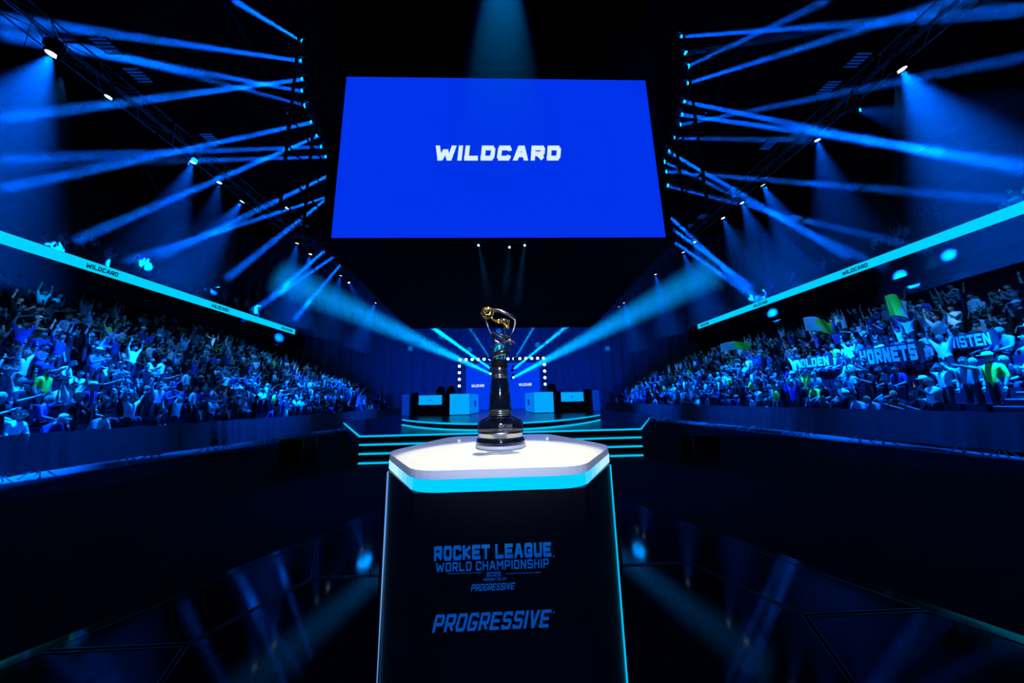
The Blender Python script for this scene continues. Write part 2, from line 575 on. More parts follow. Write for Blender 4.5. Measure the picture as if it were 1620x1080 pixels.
# ------------------------------------------------------------------ glossy walkway of hexagonal panels
walk = empty('walkway', (0, 0, 0), label='low glossy black floor platform of angular panels under the pedestal', cat='platform')
TILES = [
    [(-1.72, 3.27), (1.72, 3.27), (2.10, 2.50), (1.10, 0.30), (-1.10, 0.30), (-2.10, 2.50)],
    [(-1.72, 3.27), (-2.16, 4.15), (-1.62, 5.15), (1.62, 5.15), (2.16, 4.15), (1.72, 3.27)],
    [(-1.72, 3.27), (-2.10, 2.50), (-3.00, 2.50), (-2.16, 4.15)],
    [(1.72, 3.27), (2.10, 2.50), (3.00, 2.50), (2.16, 4.15)],
    [(-2.10, 2.50), (-1.10, 0.30), (-4.10, 0.30), (-3.00, 2.50)],
    [(2.10, 2.50), (1.10, 0.30), (4.10, 0.30), (3.00, 2.50)],
    [(-1.10, 0.30), (1.10, 0.30), (4.10, 0.30), (4.9, -1.5), (-4.9, -1.5), (-4.10, 0.30)],
]


def inset(poly, d):
    cx = sum(p[0] for p in poly) / len(poly)
    cy = sum(p[1] for p in poly) / len(poly)
    n = len(poly)
    a = sum(poly[i][0] * poly[(i + 1) % n][1] - poly[(i + 1) % n][0] * poly[i][1] for i in range(n))
    if a < 0:
        poly = poly[::-1]
    out = []
    for i in range(n):
        p0, p1, p2 = Vector(poly[i - 1]), Vector(poly[i]), Vector(poly[(i + 1) % n])
        e1, e2 = (p1 - p0).normalized(), (p2 - p1).normalized()
        n1, n2 = Vector((-e1.y, e1.x)), Vector((-e2.y, e2.x))
        k = (n1 + n2)
        k = k / max(0.2, k.dot(n1))
        out.append(tuple(p1 + k * d))
    return out


b = MB(); b.prism([(-1.8, 5.38), (1.8, 5.38), (2.36, 4.12), (3.22, 2.45), (5.2, -1.6), (-5.2, -1.6), (-3.22, 2.45), (-2.36, 4.12)], 0.015, 0.030)
b.build('border', M['seam'] if False else M['glossfloor'], walk)
for t in TILES:
    b = MB()
    b.prism(inset(t, 0.012), 0.032, 0.052)
    b.build('tile', M['glossfloor'], walk)
    q = inset(t, 0.015)
    b = MB()
    for i in range(len(q)):
        p, r = Vector((*q[i], 0.052)), Vector((*q[(i + 1) % len(q)], 0.052))
        b.tube([p, r], 0.006, 4)
    b.build('tile_edge', M['seam'], walk)

# ------------------------------------------------------------------ stage
stage = empty('stage', (0, 11.7, 0), label='wide dark stage with four cyan lit front steps and angled wings', cat='stage')


def S(p):
    return (p[0], p[1] - 11.7)


front = [(-3.71, 8.8), (3.71, 8.8)]
poly = [S(p) for p in ((-3.71, 8.82), (3.71, 8.82), (6.6, 14.4), (6.6, 22.6), (-6.8, 22.6), (-6.8, 14.5))]
b = MB(); b.prism(poly, 0.70, 0.74); b.build('deck', M['stagefloor'], stage)
b = MB(); b.prism([(x * 0.985, y + 0.05) for x, y in poly], 0.0, 0.70); b.build('fascia', M['stageside'], stage)
for z in (0.715, 0.50, 0.275, 0.045):
    b = MB(); b.box((0, 8.80 - 11.7, z), (7.42, 0.03, 0.045)); b.build('light_strip', M['strip'], stage)
    b = MB(); b.box((0, 8.83 - 11.7, z - 0.055), (7.40, 0.06, 0.06)); b.build('step_edge', M['stageside'], stage)
for sx in (-1, 1):
    a, c = Vector((sx * 3.71, 8.80 - 11.7, 0.715)), Vector((sx * (6.8 if sx < 0 else 6.6), 14.45 - 11.7, 0.715))
    b = MB(); d = c - a
    b.box((a + c) / 2, (d.length, 0.03, 0.045), Matrix.Rotation(math.atan2(d.y, d.x), 3, 'Z')); b.build('light_strip', M['strip'], stage)

plat = empty('round_platform', (0, 12, 0.74), label='low curved platform with two cyan light strips standing on the stage', cat='platform')
arc = [(-3.57 + 7.14 * i / 28, 9.05 + 0.23 * (-3.57 + 7.14 * i / 28) ** 2 - 12) for i in range(29)]
poly = arc + [(5.4, 17.5 - 12), (5.4, 22.3 - 12), (-5.4, 22.3 - 12), (-5.4, 17.5 - 12)]
b = MB(); b.prism(poly, 0.0, 0.21); b.build('deck', M['stagefloor'], plat)
for z in (0.19, 0.02):
    b = MB(); b.tube([(x, y - 0.012, z) for x, y in arc], 0.026, 6); b.build('light_strip', M['strip'], plat)

# LED wall at the back of the stage
wall = empty('stage_screen', (0.1, 21, 0.95), label='large blue screen wall at the back of the stage with two small white words', cat='screen')
b = MB(); b.box((0, 0.15, 1.47), (4.86, 0.2, 3.0)); b.build('casing', M['black'], wall)
for i in range(6):
    b = MB(); b.box((-2.4 + 0.8 * i + 0.4, 0.03, 1.47), (0.795, 0.04, 2.94)); b.build('panel', M['led2'], wall)
for px in (756, 831):
    p = atY(px, 610 if px < 800 else 608, 20.98) - Vector((0.1, 21, 0.95))
    b = MB(); text_mesh(b, 'WILDCARD', (p.x, -0.0, p.z), (1, 0, 0), (0, 0, 1), 0.17, 0.82, shear=0.15); b.build('lettering', M['white_led'], wall)
arch = empty('light_arch', (0.05, 20.8, 0.95), label='rectangular truss arch with rows of white lamps around the stage screen', cat='light frame')
b = MB()
for x0 in (-2.75, 2.75):
    for dx in (-0.08, 0.08):
        b.tube([(x0 + dx, 0.1, 0), (x0 + dx, 0.1, 3.2)], 0.02, 5)
    for k in range(10):
        b.tube([(x0 - 0.08, 0.1, k * 0.32), (x0 + 0.08, 0.1, k * 0.32 + 0.16)], 0.01, 4)
for dz in (3.1, 3.26):
    b.tube([(-2.83, 0.1, dz), (2.83, 0.1, dz)], 0.02, 5)
b.build('frame', M['black'], arch)
lampm = MB(); lampm.sm = True; lampm.ball((0, 0, 0), 0.088, 12, 8, (1, 0.6, 1))
lm = lampm.mesh('lamp', M['hot'])
for k in range(15):
    o = bpy.data.objects.new('lamp', lm); COL.objects.link(o); o.parent = arch; o.location = (-2.7 + 5.4 * k / 14, -0.03, 3.18)
for sx in (-1, 1):
    for k in range(4):
        o = bpy.data.objects.new('lamp', lm); COL.objects.link(o); o.parent = arch; o.location = (sx * 2.74, -0.03, 2.76 - 0.42 * k)

# team desks
for sx, nm in ((-1, 'left'), (1, 'right')):
    d = empty('team_desk', (0, 14, 0.95), label=f'long gaming desk with cyan lit front block on the {nm} side of the stage', cat='desk', group='player desks on the stage')

    def P(x, y):
        return (sx * x, y - 14)
    # inner lit block
    b = MB(); b.prism([P(1.36, 14.0), P(2.22, 14.0), P(2.22, 16.3), P(1.20, 16.3)], 0.02, 0.90); b.build('block', M['black'], d)
    b = MB(); b.box((sx * 1.79, -0.02, 0.46), (0.84, 0.03, 0.86)); b.build('front_panel', M['cyanpanel'], d)
    b = MB(); a, c = Vector((*P(1.35, 14.02), 0.46)), Vector((*P(1.175, 16.3), 0.46)); dd = c - a
    b.box((a + c) / 2, (dd.length, 0.03, 0.86), Matrix.Rotation(math.atan2(dd.y, dd.x), 3, 'Z'))
    sp = b.build('side_panel', M['cyanside'], d)
    b = MB(); mc = a * 0.5 + c * 0.5 - Vector((sx * 0.03, 0, 0.0))
    b.box(mc, (0.42, 0.02, 0.26), Matrix.Rotation(math.atan2(dd.y, dd.x), 3, 'Z')); b.build('emblem', M['bluepanel'], sp)
    # middle dark counter with slanted lit screen
    b = MB(); b.prism([P(2.22, 14.3), P(4.0, 14.9), P(4.0, 15.7), P(2.22, 15.2)], 0.0, 0.42); b.build('counter', M['black'], d)
    b = MB(); b.prism([P(2.22, 14.2), P(2.60, 14.3), P(2.60, 15.4), P(2.22, 15.4)], 0.0, 0.90); b.build('pillar', M['black'], d)
    b = MB(); a, c = Vector((*P(2.62, 14.6), 0.66)), Vector((*P(3.75, 14.95), 0.66)); dd = c - a
    b.box((a + c) / 2, (dd.length, 0.04, 0.42), Matrix.Rotation(math.atan2(dd.y, dd.x), 3, 'Z')); b.build('screen', M['cyanside'] if False else M['cyanpanel'], d)
    b = MB(); mc = (a + c) / 2 + Vector((0, -0.03, 0)); b.box(mc, (0.06, 0.02, 0.05), None); b.build('emblem', M['bluepanel'], d)
    # outer wing
    b = MB(); b.prism([P(3.75, 14.8), P(4.0, 14.75), P(4.85, 16.3), P(4.5, 16.4)], 0.0, 0.98); b.build('wing', M['black'], d)
    b = MB(); a, c = Vector((*P(4.12, 14.9), 0.48)), Vector((*P(4.75, 16.0), 0.48)); dd = c - a
    off = Vector((dd.y, -dd.x, 0)).normalized() * (0.05 if sx > 0 else -0.05)
    b.box((a + c) / 2 + off, (dd.length, 0.03, 0.94), Matrix.Rotation(math.atan2(dd.y, dd.x), 3, 'Z')); b.build('wing_panel', M['bluepanel'], d)
    # monitors
    for k in range(3):
        mon = empty('monitor', (sx * (2.9 + 0.42 * k), 15.35, 1.37), label=f'{ORD[k]} black monitor from the lit block on the {nm} stage desk', cat='monitor', group='monitors on the stage desks')
        b = MB(); b.box((0, 0, 0.27), (0.38, 0.03, 0.24)); b.build('display', M['black'], mon)
        b = MB(); b.box((0, 0.02, 0.1), (0.04, 0.03, 0.16)); b.box((0, 0.02, 0.01), (0.16, 0.12, 0.02)); b.build('stand', M['black'], mon)


def gaming_chair(x, y, label):
    c = empty('gaming_chair', (x, y, 0.95), rz=0.0, label=label, cat='chair', group='dark gaming chairs behind the desks')
    b = MB(); b.prism([(-0.24, -0.24), (0.24, -0.24), (0.26, 0.2), (-0.26, 0.2)], 0.44, 0.54); b.build('seat', M['black'], c)
    b = MB(); b.tube([(0, 0.22, 0.54), (0, 0.27, 0.85), (0, 0.30, 1.1), (0, 0.33, 1.32)], [0.20, 0.25, 0.22, 0.14], 10, flat=0.3, upv=(0, -1, 0)); b.build('backrest', M['black'], c)
    b = MB(); b.tube([(0, 0, 0.08), (0, 0, 0.44)], 0.03, 8)
    for k in range(5):
        b.tube([(0, 0, 0.1), (0.3 * math.cos(k * 1.257), 0.3 * math.sin(k * 1.257), 0.05)], 0.02, 5)
        b.ball((0.3 * math.cos(k * 1.257), 0.3 * math.sin(k * 1.257), 0.03), 0.03, 6, 4)
    b.build('base', M['black'], c)
    for s in (-1, 1):
        b = MB(); b.tube([(s * 0.27, -0.1, 0.5), (s * 0.3, -0.05, 0.7), (s * 0.3, 0.15, 0.7)], 0.025, 5); b.build('armrest', M['black'], c)


gaming_chair(-2.55, 16.1, 'tall dark gaming chair behind the left stage desk beside the lit block')
gaming_chair(-3.1, 16.4, 'dark gaming chair behind the left stage desk, farther from the lit block')
gaming_chair(2.5, 15.9, 'tall dark gaming chair behind the right stage desk beside the lit block')

# flight cases on the floor beside the stage
for (x, y, w, d_, h, lb) in ((-5.25, 8.8, 0.55, 0.6, 0.62, 'small black flight case on the floor left of the stage'),
                            (4.95, 8.3, 0.6, 0.6, 0.5, 'small black flight case on the floor right of the stage')):
    c = empty('flight_case', (x, y, 0.02), label=lb, cat='case')
    b = MB(); b.box((0, 0, 0.08 + h * 0.35), (w, d_, h * 0.66)); b.build('body', M['black'], c)
    b = MB(); b.box((0, 0, 0.08 + h * 0.84), (w * 1.01, d_ * 1.01, h * 0.28)); b.build('lid', M['black'], c)
    for sx in (-1, 1):
        for sy in (-1, 1):
            b = MB(); b.box((sx * w / 2, sy * d_ / 2, 0.08 + h * 0.5), (0.025, 0.025, h * 0.95)); b.build('edge_trim', M['steel'], c)
    b = MB(); b.box((0, -d_ / 2, 0.08 + h * 0.69), (w, 0.02, 0.02)); b.build('edge_trim', M['steel'], c)
    for sx in (-1, 1):
        for sy in (-1, 1):
            b = MB(); b.lathe([(0.04, -0.02), (0.04, 0.02)], 10, (sx * w * 0.4, sy * d_ * 0.4, 0.04), Matrix.Rotation(PI / 2, 3, 'Y')); b.build('wheel', M['black'], c)

# ------------------------------------------------------------------ hanging screen box
box = empty('hanging_screen_box', (0, 10.4, 7.1), label='huge black scoreboard box hanging over the stage with a blue front screen', cat='scoreboard')
b = MB()
b.prism([(-6.12, 0.1), (6.18, 0.1), (7.15, 14.2), (-6.85, 13.8)], -0.05, 11.0)
b.build('cabinet', M['blackcloth'], box)
sl = [atY(522, 378, 10.4), atY(1055, 377, 10.4), atY(1022, 126, 10.4), atY(547, 120, 10.4)]
b = MB()
q = [p - Vector((0, 10.4, 7.1)) for p in sl]
b.add([(p.x, 0.0, p.z) for p in q] + [(p.x, 0.08, p.z) for p in q], [(0, 1, 2, 3), (7, 6, 5, 4), (0, 4, 5, 1), (1, 5, 6, 2), (2, 6, 7, 3), (3, 7, 4, 0)])
scr = b.build('screen', M['led'], box)
b = MB()
p0, p1 = atY(685, 242, 10.38) - Vector((0, 10.4, 7.1)), atY(890, 242, 10.38) - Vector((0, 10.4, 7.1))
ph0, ph1 = atY(787, 231, 10.38), atY(787, 254, 10.38)
text_mesh(b, 'WILDCARD', ((p0.x + p1.x) / 2, -0.01, (p0.z + p1.z) / 2), p1 - p0, (0, 0, 1), (ph0 - ph1).z, (p1 - p0).length * 0.97, aspect=1.0, weight=0.30, shear=0.16, gap=0.2, depth=0.02)
b.build('lettering', M['white_led'], scr)
b = MB()
for i in range(4):
    p, r = Vector(q[i]), Vector(q[(i + 1) % 4])
    b.tube([(p.x, 0.03, p.z), (r.x, 0.03, r.z)], 0.05, 4)
b.build('bezel', M['black'], box)
b = MB()                                      # lip round the underside
rim = [(-6.12, 0.1), (6.18, 0.1), (7.15, 14.2), (-6.85, 13.8)]
for i in range(4):
    b.tube([(*rim[i], -0.06), (*rim[(i + 1) % 4], -0.06)], 0.07, 4)
b.build('bottom_rail', M['black'], box)
for k, (x, y) in enumerate(((1001, 448), (1007, 443), (1014, 432), (1021, 421), (1028, 412), (1036, 402), (1042, 392), (1048, 388))):  # steel rods made up for pale streaks taken as reflections on the underside
    p = atZ(x, y, 7.0)
    b = MB(); b.tube([p, p + Vector((0.05, 0, -0.42))], 0.014, 5)
    o = b.build('reflection_rod', M['steel'])
    tag(o, f'{ORD[k]} pale rod from the far end, standing in for reflected streaks under the box', 'rod', 'rods standing in for reflected streaks under the screen box')

# side ladders that carry the moving heads
for sx, nm in ((-1, 'left'), (1, 'right')):
    lad = empty('lighting_ladder', (sx * 6.75, 10.9, 7.5), label=f'black hanging lighting ladder beside the {nm} edge of the screen box', cat='lighting frame')
    for dy in (-1.6, -0.4, 0.9):
        b = MB(); b.tube([(0, dy, 0), (0, dy, 12)], 0.05, 6); b.build('pole', M['black'], lad)
    for k in range(12):
        b = MB(); b.tube([(0, -1.6, 0.3 + k), (0, 0.9, 0.3 + k)], 0.03, 6); b.build('rung', M['black'], lad)


# ------------------------------------------------------------------ light fixtures and their beams in the haze
def cone_mesh(L, r0, r1, n=20):
    b = MB()
    b.lathe([(r0, 0.0), (r1, L)], n)
    return b


_fix = {}


def fixture(name, loc, direction, scale, label, cat, group, lens):
    """moving head: base, yoke, head, lens"""
    d = Vector(direction).normalized()
    e = empty(name, loc, label=label, cat=cat, group=group)
    key = (round(scale, 2), lens)
    if key not in _fix:
        h = MB(); h.lathe([(0.05, -0.30), (0.085, -0.26), (0.10, -0.08), (0.10, -0.005)], 12)
        l = MB(); l.lathe([(0.082, -0.004), (0.082, 0.0)], 12)
        y = MB(); y.tube([(-0.13, 0, -0.14), (-0.13, 0, 0.14), (0.13, 0, 0.14), (0.13, 0, -0.14)], 0.02, 4)
        bs = MB(); bs.box((0, 0, 0.20), (0.22, 0.16, 0.1)); bs.tube([(0, 0, 0.25), (0, 0, 0.36)], 0.025, 5)
        _fix[key] = [h.mesh('head', M['black']), l.mesh('lens', M[lens]), y.mesh('yoke', M['black']), bs.mesh('base', M['black'])]
    rot = d.to_track_quat('Z', 'Y').to_euler()
    for nm, me in zip(('head', 'lens', 'yoke', 'base'), _fix[key]):
        o = bpy.data.objects.new(nm, me)
        COL.objects.link(o)
        o.parent = e
        o.scale = (scale,) * 3
        if nm in ('head', 'lens'):
            o.rotation_euler = rot
    return e


def beam_cone(a, c, r0, r1, mkey, label, group):
    d = Vector(c) - Vector(a)
    o = cone_mesh(d.length, r0, r1, 24 if r1 > 0.5 else 16).build('light_beam', M[mkey])
    o.location = a
    o.rotation_euler = d.to_track_quat('Z', 'Y').to_euler()
    return tag(o, label, 'light beam', group, 'stuff')


def beam(a, c, r0, r1, energy, color, mkey, label, group):
    a, c = Vector(a), Vector(c)
    d = (c - a)
    beam_cone(a + d.normalized() * 0.01, c, r0, r1, mkey, label, group)
    half = max(math.radians(0.5), math.atan((r1 - r0) / d.length))
    lamp('AREA', a + d.normalized() * 0.012, c, energy, color, shape='DISK', size=2 * r0, spread=2 * half)


HB = [  # pixel of the lens, pixel the beam passes at its far end, X of the far end, strength
    ('l', (481, 67), (370, 0), -12, 0.8), ('l', (480, 97), (0, 28), -21, 1.0), ('l', (482, 145), (0, 55), -21, 0.8),
    ('l', (486, 168), (0, 40), -21, 0.5), ('l', (482, 125), (0, 187), -21, 1.3), ('l', (496, 193), (0, 299), -21, 1.2),
    ('l', (512, 232), (0, 250), -21, 0.6), ('l', (519, 248), (0, 262), -21, 0.6), ('l', (505, 214), (120, 380), -21.5, 1.1),
    ('l', (521, 277), (250, 408), -21.5, 0.8), ('l', (519, 310), (200, 412), -21.5, 0.9), ('l', (519, 313), (360, 440), -21.5, 0.6),
    ('l', (515, 395), (430, 470), -17, 0.5), ('l', (530, 405), (400, 492), -20, 0.4), ('l', (540, 417), (466, 505), -16, 0.5),
    ('r', (1074, 58), (1620, 16), 21, 1.3), ('r', (1080, 85), (1640, -8), 21, 1.0), ('r', (1086, 106), (1310, 0), 16, 0.8),
    ('r', (1084, 133), (1640, -40), 24, 0.9), ('r', (1079, 160), (1620, 272), 21, 1.2), ('r', (1075, 181), (1620, 258), 21, 1.2),
    ('r', (1073, 198), (1620, 90), 21, 0.5), ('r', (1064, 218), (1300, 221), 21, 0.4), ('r', (1055, 238), (1340, 405), 21.5, 1.0),
    ('r', (1048, 255), (1400, 425), 21.5, 0.9), ('r', (1050, 271), (1620, 318), 21, 0.7), ('r', (1053, 293), (1470, 395), 21.5, 0.6),
    ('r', (1060, 343), (1195, 470), 18, 0.6), ('r', (1064, 362), (1190, 455), 20, 0.5), ('r', (1066, 382), (1185, 465), 22, 0.4),
]
cnt = {'l': 0, 'r': 0}
for side, pa, pc, X, st in HB:
    sx = -1 if side == 'l' else 1
    nm = 'left' if side == 'l' else 'right'
    a = atX(pa[0], pa[1], sx * (6.62 if pa[1] < 350 else 7.0))
    c = atX(pc[0], pc[1], X)
    L = (c - a).length
    cnt[side] += 1
    k = ORD[cnt[side] - 1]
    beam(a, c, 0.055, 0.055 + 0.019 * L, 1700 * st, BLUE, 'haze_beam', f'{k} narrow blue light beam from the top fanning out from the {nm} side of the box', 'blue beams fanning from the screen box')
    fixture('moving_light', a, c - a, 0.8, f'{k} small black moving light from the top on the {nm} side of the box', 'stage light', 'moving lights beside the screen box', 'lens')

# wash lights along the roof trusses
WASH = {-1: [(82, 86), (172, 154), (305, 257), (347, 289), (383, 319), (454, 329), (470, 385), (491, 402), (539, 436), (552, 447), (594, 479)],
        1: [(1426, 111), (1354, 173), (1293, 222), (1207, 293), (1174, 321), (1144, 345), (1099, 383), (1081, 399), (1037, 434), (987, 479), (979, 485)]}
WST = {(82, 86): 2.6, (172, 154): 0, (305, 257): 0.8, (347, 289): 0.25, (383, 319): 1.0, (454, 329): 0, (470, 385): .5, (491, 402): 0.9, (539, 436): .5, (552, 447): .3, (594, 479): 1.0,
       (1426, 111): 3.0, (1354, 173): 0.4, (1293, 222): .7, (1207, 293): 1.0, (1174, 321): .7, (1144, 345): .5, (1099, 383): .5, (1081, 399): .6, (1037, 434): 0.9, (987, 479): .8, (979, 485): 0}
for sx, nm in ((-1, 'left'), (1, 'right')):
    for k, p in enumerate(WASH[sx]):
        a = atX(p[0], p[1], sx * 12.35)
        st = WST[p]
        aim = Vector((sx * random.uniform(0.05, 0.30), random.uniform(-0.1, 0.1), -1.0))
        if p == (1354, 173):
            aim = Vector((0.9, 0.0, -0.15))
        if p == (552, 447):
            aim = Vector((0.6, -0.1, -1.0))
        if p == (383, 319):
            aim = Vector((-0.45, -0.1, -1.0))
        if p == (1207, 293):
            aim = Vector((0.45, 0.1, -1.0))
        aim.normalize()
        lab = f'{ORD[k]} round wash light from the near end of the {nm} roof truss'
        _w = fixture('wash_light', a, aim, 1.5 if k == 0 else 1.15, lab, 'stage light', 'wash lights under the roof trusses', 'lens')
        if 11.8 - a.z > 0.2:
            b = MB(); b.tube([(0, 0, 0.3), (0, 0, 11.9 - a.z)], 0.025, 6); b.tube([(0, 0, 11.85 - a.z), (sx * 0.3, 0, 11.85 - a.z)], 0.025, 6); b.build('hanging_pole', M['black'], _w)
        if st > 0:
            half = math.radians(17 if k else 20)
            L = 5.0 if k else 6.5
            beam_cone(a + aim * 0.03, a + aim * L, 0.12, 0.12 + L * math.tan(half + 0.05), 'haze_wash', f'soft blue light cone under the {lab.replace("round ", "")}', 'blue light cones under the wash lights')
            lamp('SPOT', a + aim * 0.02, a + aim * L, 80000 * st, BLUE, spot_size=2 * half, spot_blend=1.0, shadow_soft_size=0.06)

# thin pencil beams falling on the stands
for (pa, pc, X, nm) in (((29, 104), (92, 245), -16, 'left stand near the frame edge'), ((213, 236), (305, 400), -16, 'left stand beside the second wash light'),
                        ((1478, 128), (1432, 290), 16, 'right stand near the first wash light'), ((1314, 246), (1280, 300), 16, 'right stand by the third wash light'),
                        ((455, 180), (355, 0), -8, 'left of the box, going up'), ((1116, 182), (1180, 70), 8, 'right of the box, going up')):
    a, c = atX(*pa, X), atX(*pc, X * 1.1)
    beam(a, c, 0.02, 0.06, 6, BLUE, 'haze_beam', f'hair-thin faint beam over the {nm}', 'hair-thin faint beams')
    _e = fixture('pin_spot', a, c - a, 0.35, f'tiny pin spot starting the thin beam over the {nm}', 'stage light', 'tiny pin spots', 'lens')
    b = MB(); b.tube([(0, 0, 0.1), (0, 0, 22.05 - a.z)], 0.008, 4); b.build('drop_wire', M['black'], _e)

# four big beams shot from behind the trophy
tower = empty('beam_tower', (0.03, 19.6, 0.74), label='dark vertical pole with beam lights hidden behind the trophy in front of the stage screen', cat='light stand')
b = MB(); b.tube([(0, 0, 0.23), (0, 0, 2.6)], 0.05, 8); b.build('pole', M['black'], tower)
b = MB(); b.tube([(-0.5, 0, 2.3), (0.5, 0, 2.3)], 0.03, 6); b.build('crossbar', M['black'], tower)
b = MB(); b.prism([(-0.4, -0.4), (0.4, -0.4), (0.4, 0.4), (-0.4, 0.4)], 0.215, 0.245); b.build('foot', M['black'], tower)
BIG = [((776, 591), (440, 436), 9.0, 0.72, 4200, 'wide cyan beam rising left from behind the trophy, the lower of two'),
       ((776, 583), (655, 497), 29.0, 0.36, 9000, 'narrow bright beam rising left from behind the trophy, the upper of two'),
       ((812, 597), (1130, 428), 9.0, 0.72, 4200, 'wide cyan beam rising right from behind the trophy, the lower of two'),
       ((812, 584), (925, 494), 29.0, 0.36, 4000, 'narrow beam rising right from behind the trophy, the upper of two'),
       ((775, 566), (730, 500), 29.0, 0.22, 300, 'thin faint beam rising left close beside the trophy top'),
       ((815, 566), (855, 500), 29.0, 0.28, 500, 'thin faint beam rising right close beside the trophy top')]
for pa, pc, Yc, r1, en, lb in BIG:
    a, c = atY(pa[0], pa[1], 19.4), atY(pc[0], pc[1], Yc)
    beam(a, c, 0.06, r1, en, CYAN, 'haze_big', lb, 'big beams from behind the trophy')
    fixture('beam_light', a, c - a, 0.8, lb.split(' beam ')[0] + ' beam light on the pole behind the trophy, aimed ' + ('left' if 'left' in lb else 'right') + (' and low' if 'lower' in lb else ''), 'stage light', 'beam lights behind the trophy', 'lens')

# key beam visible in the haze above the pedestal
kd = (KEY_AIM - KEY_POS)
beam_cone(KEY_POS + kd.normalized() * 0.6, KEY_POS + kd * 0.985, 0.06 + 0.6 * 0.064, 0.445, 'haze_key', 'broad soft blue beam falling from above onto the pedestal', None)
fixture('key_light', KEY_POS - kd.normalized() * 0.02, kd, 1.6, 'large spotlight high above the pedestal', 'stage light', None, 'lens')

# faint downlights under the box
for k, (x, y, x2, y2) in enumerate(((757, 388, 775, 478), (806, 391, 800, 460), (830, 388, 818, 478))):
    a, c = atZ(x, y, 6.95), atY(x2, y2, 7.2)
    beam(a, c, 0.04, 0.22, 12, (0.02, 0.3, 0.9), 'haze_beam', ('left', 'middle', 'right')[k] + ' of three faint beams under the dark underside of the box', 'faint beams under the box')
    fixture('down_light', a, c - a, 0.5, ('left', 'middle', 'right')[k] + ' of three small lights under the box', 'stage light', 'small lights under the box', 'lens')

# lights landing on the back curtain as round pools
for (x, y) in ((541, 521), (650, 551), (743, 553), (850, 545), (961, 551), (993, 512), (789, 524), (698, 532)):
    c = atY(x, y, 37.9)
    a = Vector((c.x * 0.35, 24.0, 6.9)) if c.x else Vector((0, 24, 6.9))
    a.z = 6.6 if abs(a.x) < 6.5 else 7.5
    d = (c - a).length
    lamp('SPOT', a, c, 20000, CYAN, spot_size=2 * math.atan(0.34 / d), spot_blend=0.4, shadow_soft_size=0.02)
for (x, y, X, r, e) in ((1598, 316, 23.2, 0.5, 60000), (1511, 424, 24.0, 0.55, 40000), (75, 462, -21.5, 0.6, 9000)):
    c = atX(x, y, X)
    a = Vector((math.copysign(6.8, X), 14, 12.0))
    d = (c - a).length
    lamp('SPOT', a, c, e, CYAN, spot_size=2 * math.atan(r / d), spot_blend=0.5, shadow_soft_size=0.02)

# added spots without fixtures, brightening small patches of the crowd
for (x, y, X, r, e) in ((60, 515, -18, 0.7, 5000), (205, 555, -16, 0.6, 4200), (350, 535, -20, 0.8, 5000), (480, 575, -17, 0.8, 4200), (20, 480, -20, 0.8, 3500),
                        (1290, 505, 19, 0.7, 5000), (1270, 545, 17, 0.6, 4200), (1480, 505, 17, 0.7, 5000), (1180, 562, 16, 0.8, 4200), (1405, 625, 12.5, 0.6, 2000), (1560, 520, 16.5, 0.7, 3000)):
    c = atX(x, y, X)
    a = Vector((math.copysign(6.9, X), c.y * 0.7 + 3, 11.0))
    d = (c - a).length
    lamp('SPOT', a, c, e * 2.0, (0.08, 0.42, 1.0), spot_size=2 * math.atan(r / d), spot_blend=0.9, shadow_soft_size=0.03)
# roof trusses
def truss(y0, y1, x, z, label, group):
    t = empty('roof_truss', (x, (y0 + y1) / 2, z), label=label, cat='truss', group=group)
    h = (y1 - y0) / 2
    w = 0.26
    b = MB()
    for sx in (-w, w):
        for sz in (-w, w):
            b.tube([(sx, -h, sz), (sx, h, sz)], 0.026, 5)
    b.build('chords', M['alu'], t)
    b = MB()
    n = max(3, int((y1 - y0) / 0.55))
    for i in range(n):
        a, c = -h + 2 * h * i / n, -h + 2 * h * (i + 1) / n
        s = 1 if i % 2 else -1
        for q_ in (-w, w):
            b.tube([(q_, a, -w * s), (q_, c, w * s)], 0.012, 4)
            b.tube([(-w * s, a, q_), (w * s, c, q_)], 0.012, 4)
    b.build('lacing', M['alu'], t)


for sx, nm in ((-1, 'left'), (1, 'right')):
    for k in range(7):
        y0 = 6.5 + 4.6 * k
        truss(y0, y0 + 4.5, sx * 12.6, 12.0, f'{ORD[k]} truss section from the near end above the {nm} stand', 'roof trusses over the stands')
    for k, p in enumerate(((168, 72), (219, 118), (333, 218), (481, 355)) if sx < 0 else ((1356, 94), (1311, 137), (1215, 229), (1111, 342), (1089, 357))):
        a = atZ(p[0], p[1], 12.0)
        e = empty('slatted_panel', a, label=f'{ORD[k]} slatted house light panel from the near end under the {nm} roof', cat='ceiling light', group='slatted panels under the roof')
        b = MB()
        for q_ in (-0.42, 0, 0.42):
            b.box((q_ * 0.55, 0, 0), (0.03, 0.5, 0.05))
        b.build('frame', M['black'], e)
        b = MB(); b.box((sx * 0.6, 0, 0.1), (1.2, 0.05, 0.04)); b.build('hanger', M['black'], e)
        for j in range(5):
            b = MB(); b.box((0, -0.20 + 0.10 * j, -0.03), (0.46, 0.05, 0.02)); b.build('slat', M['flagwhite'], e)

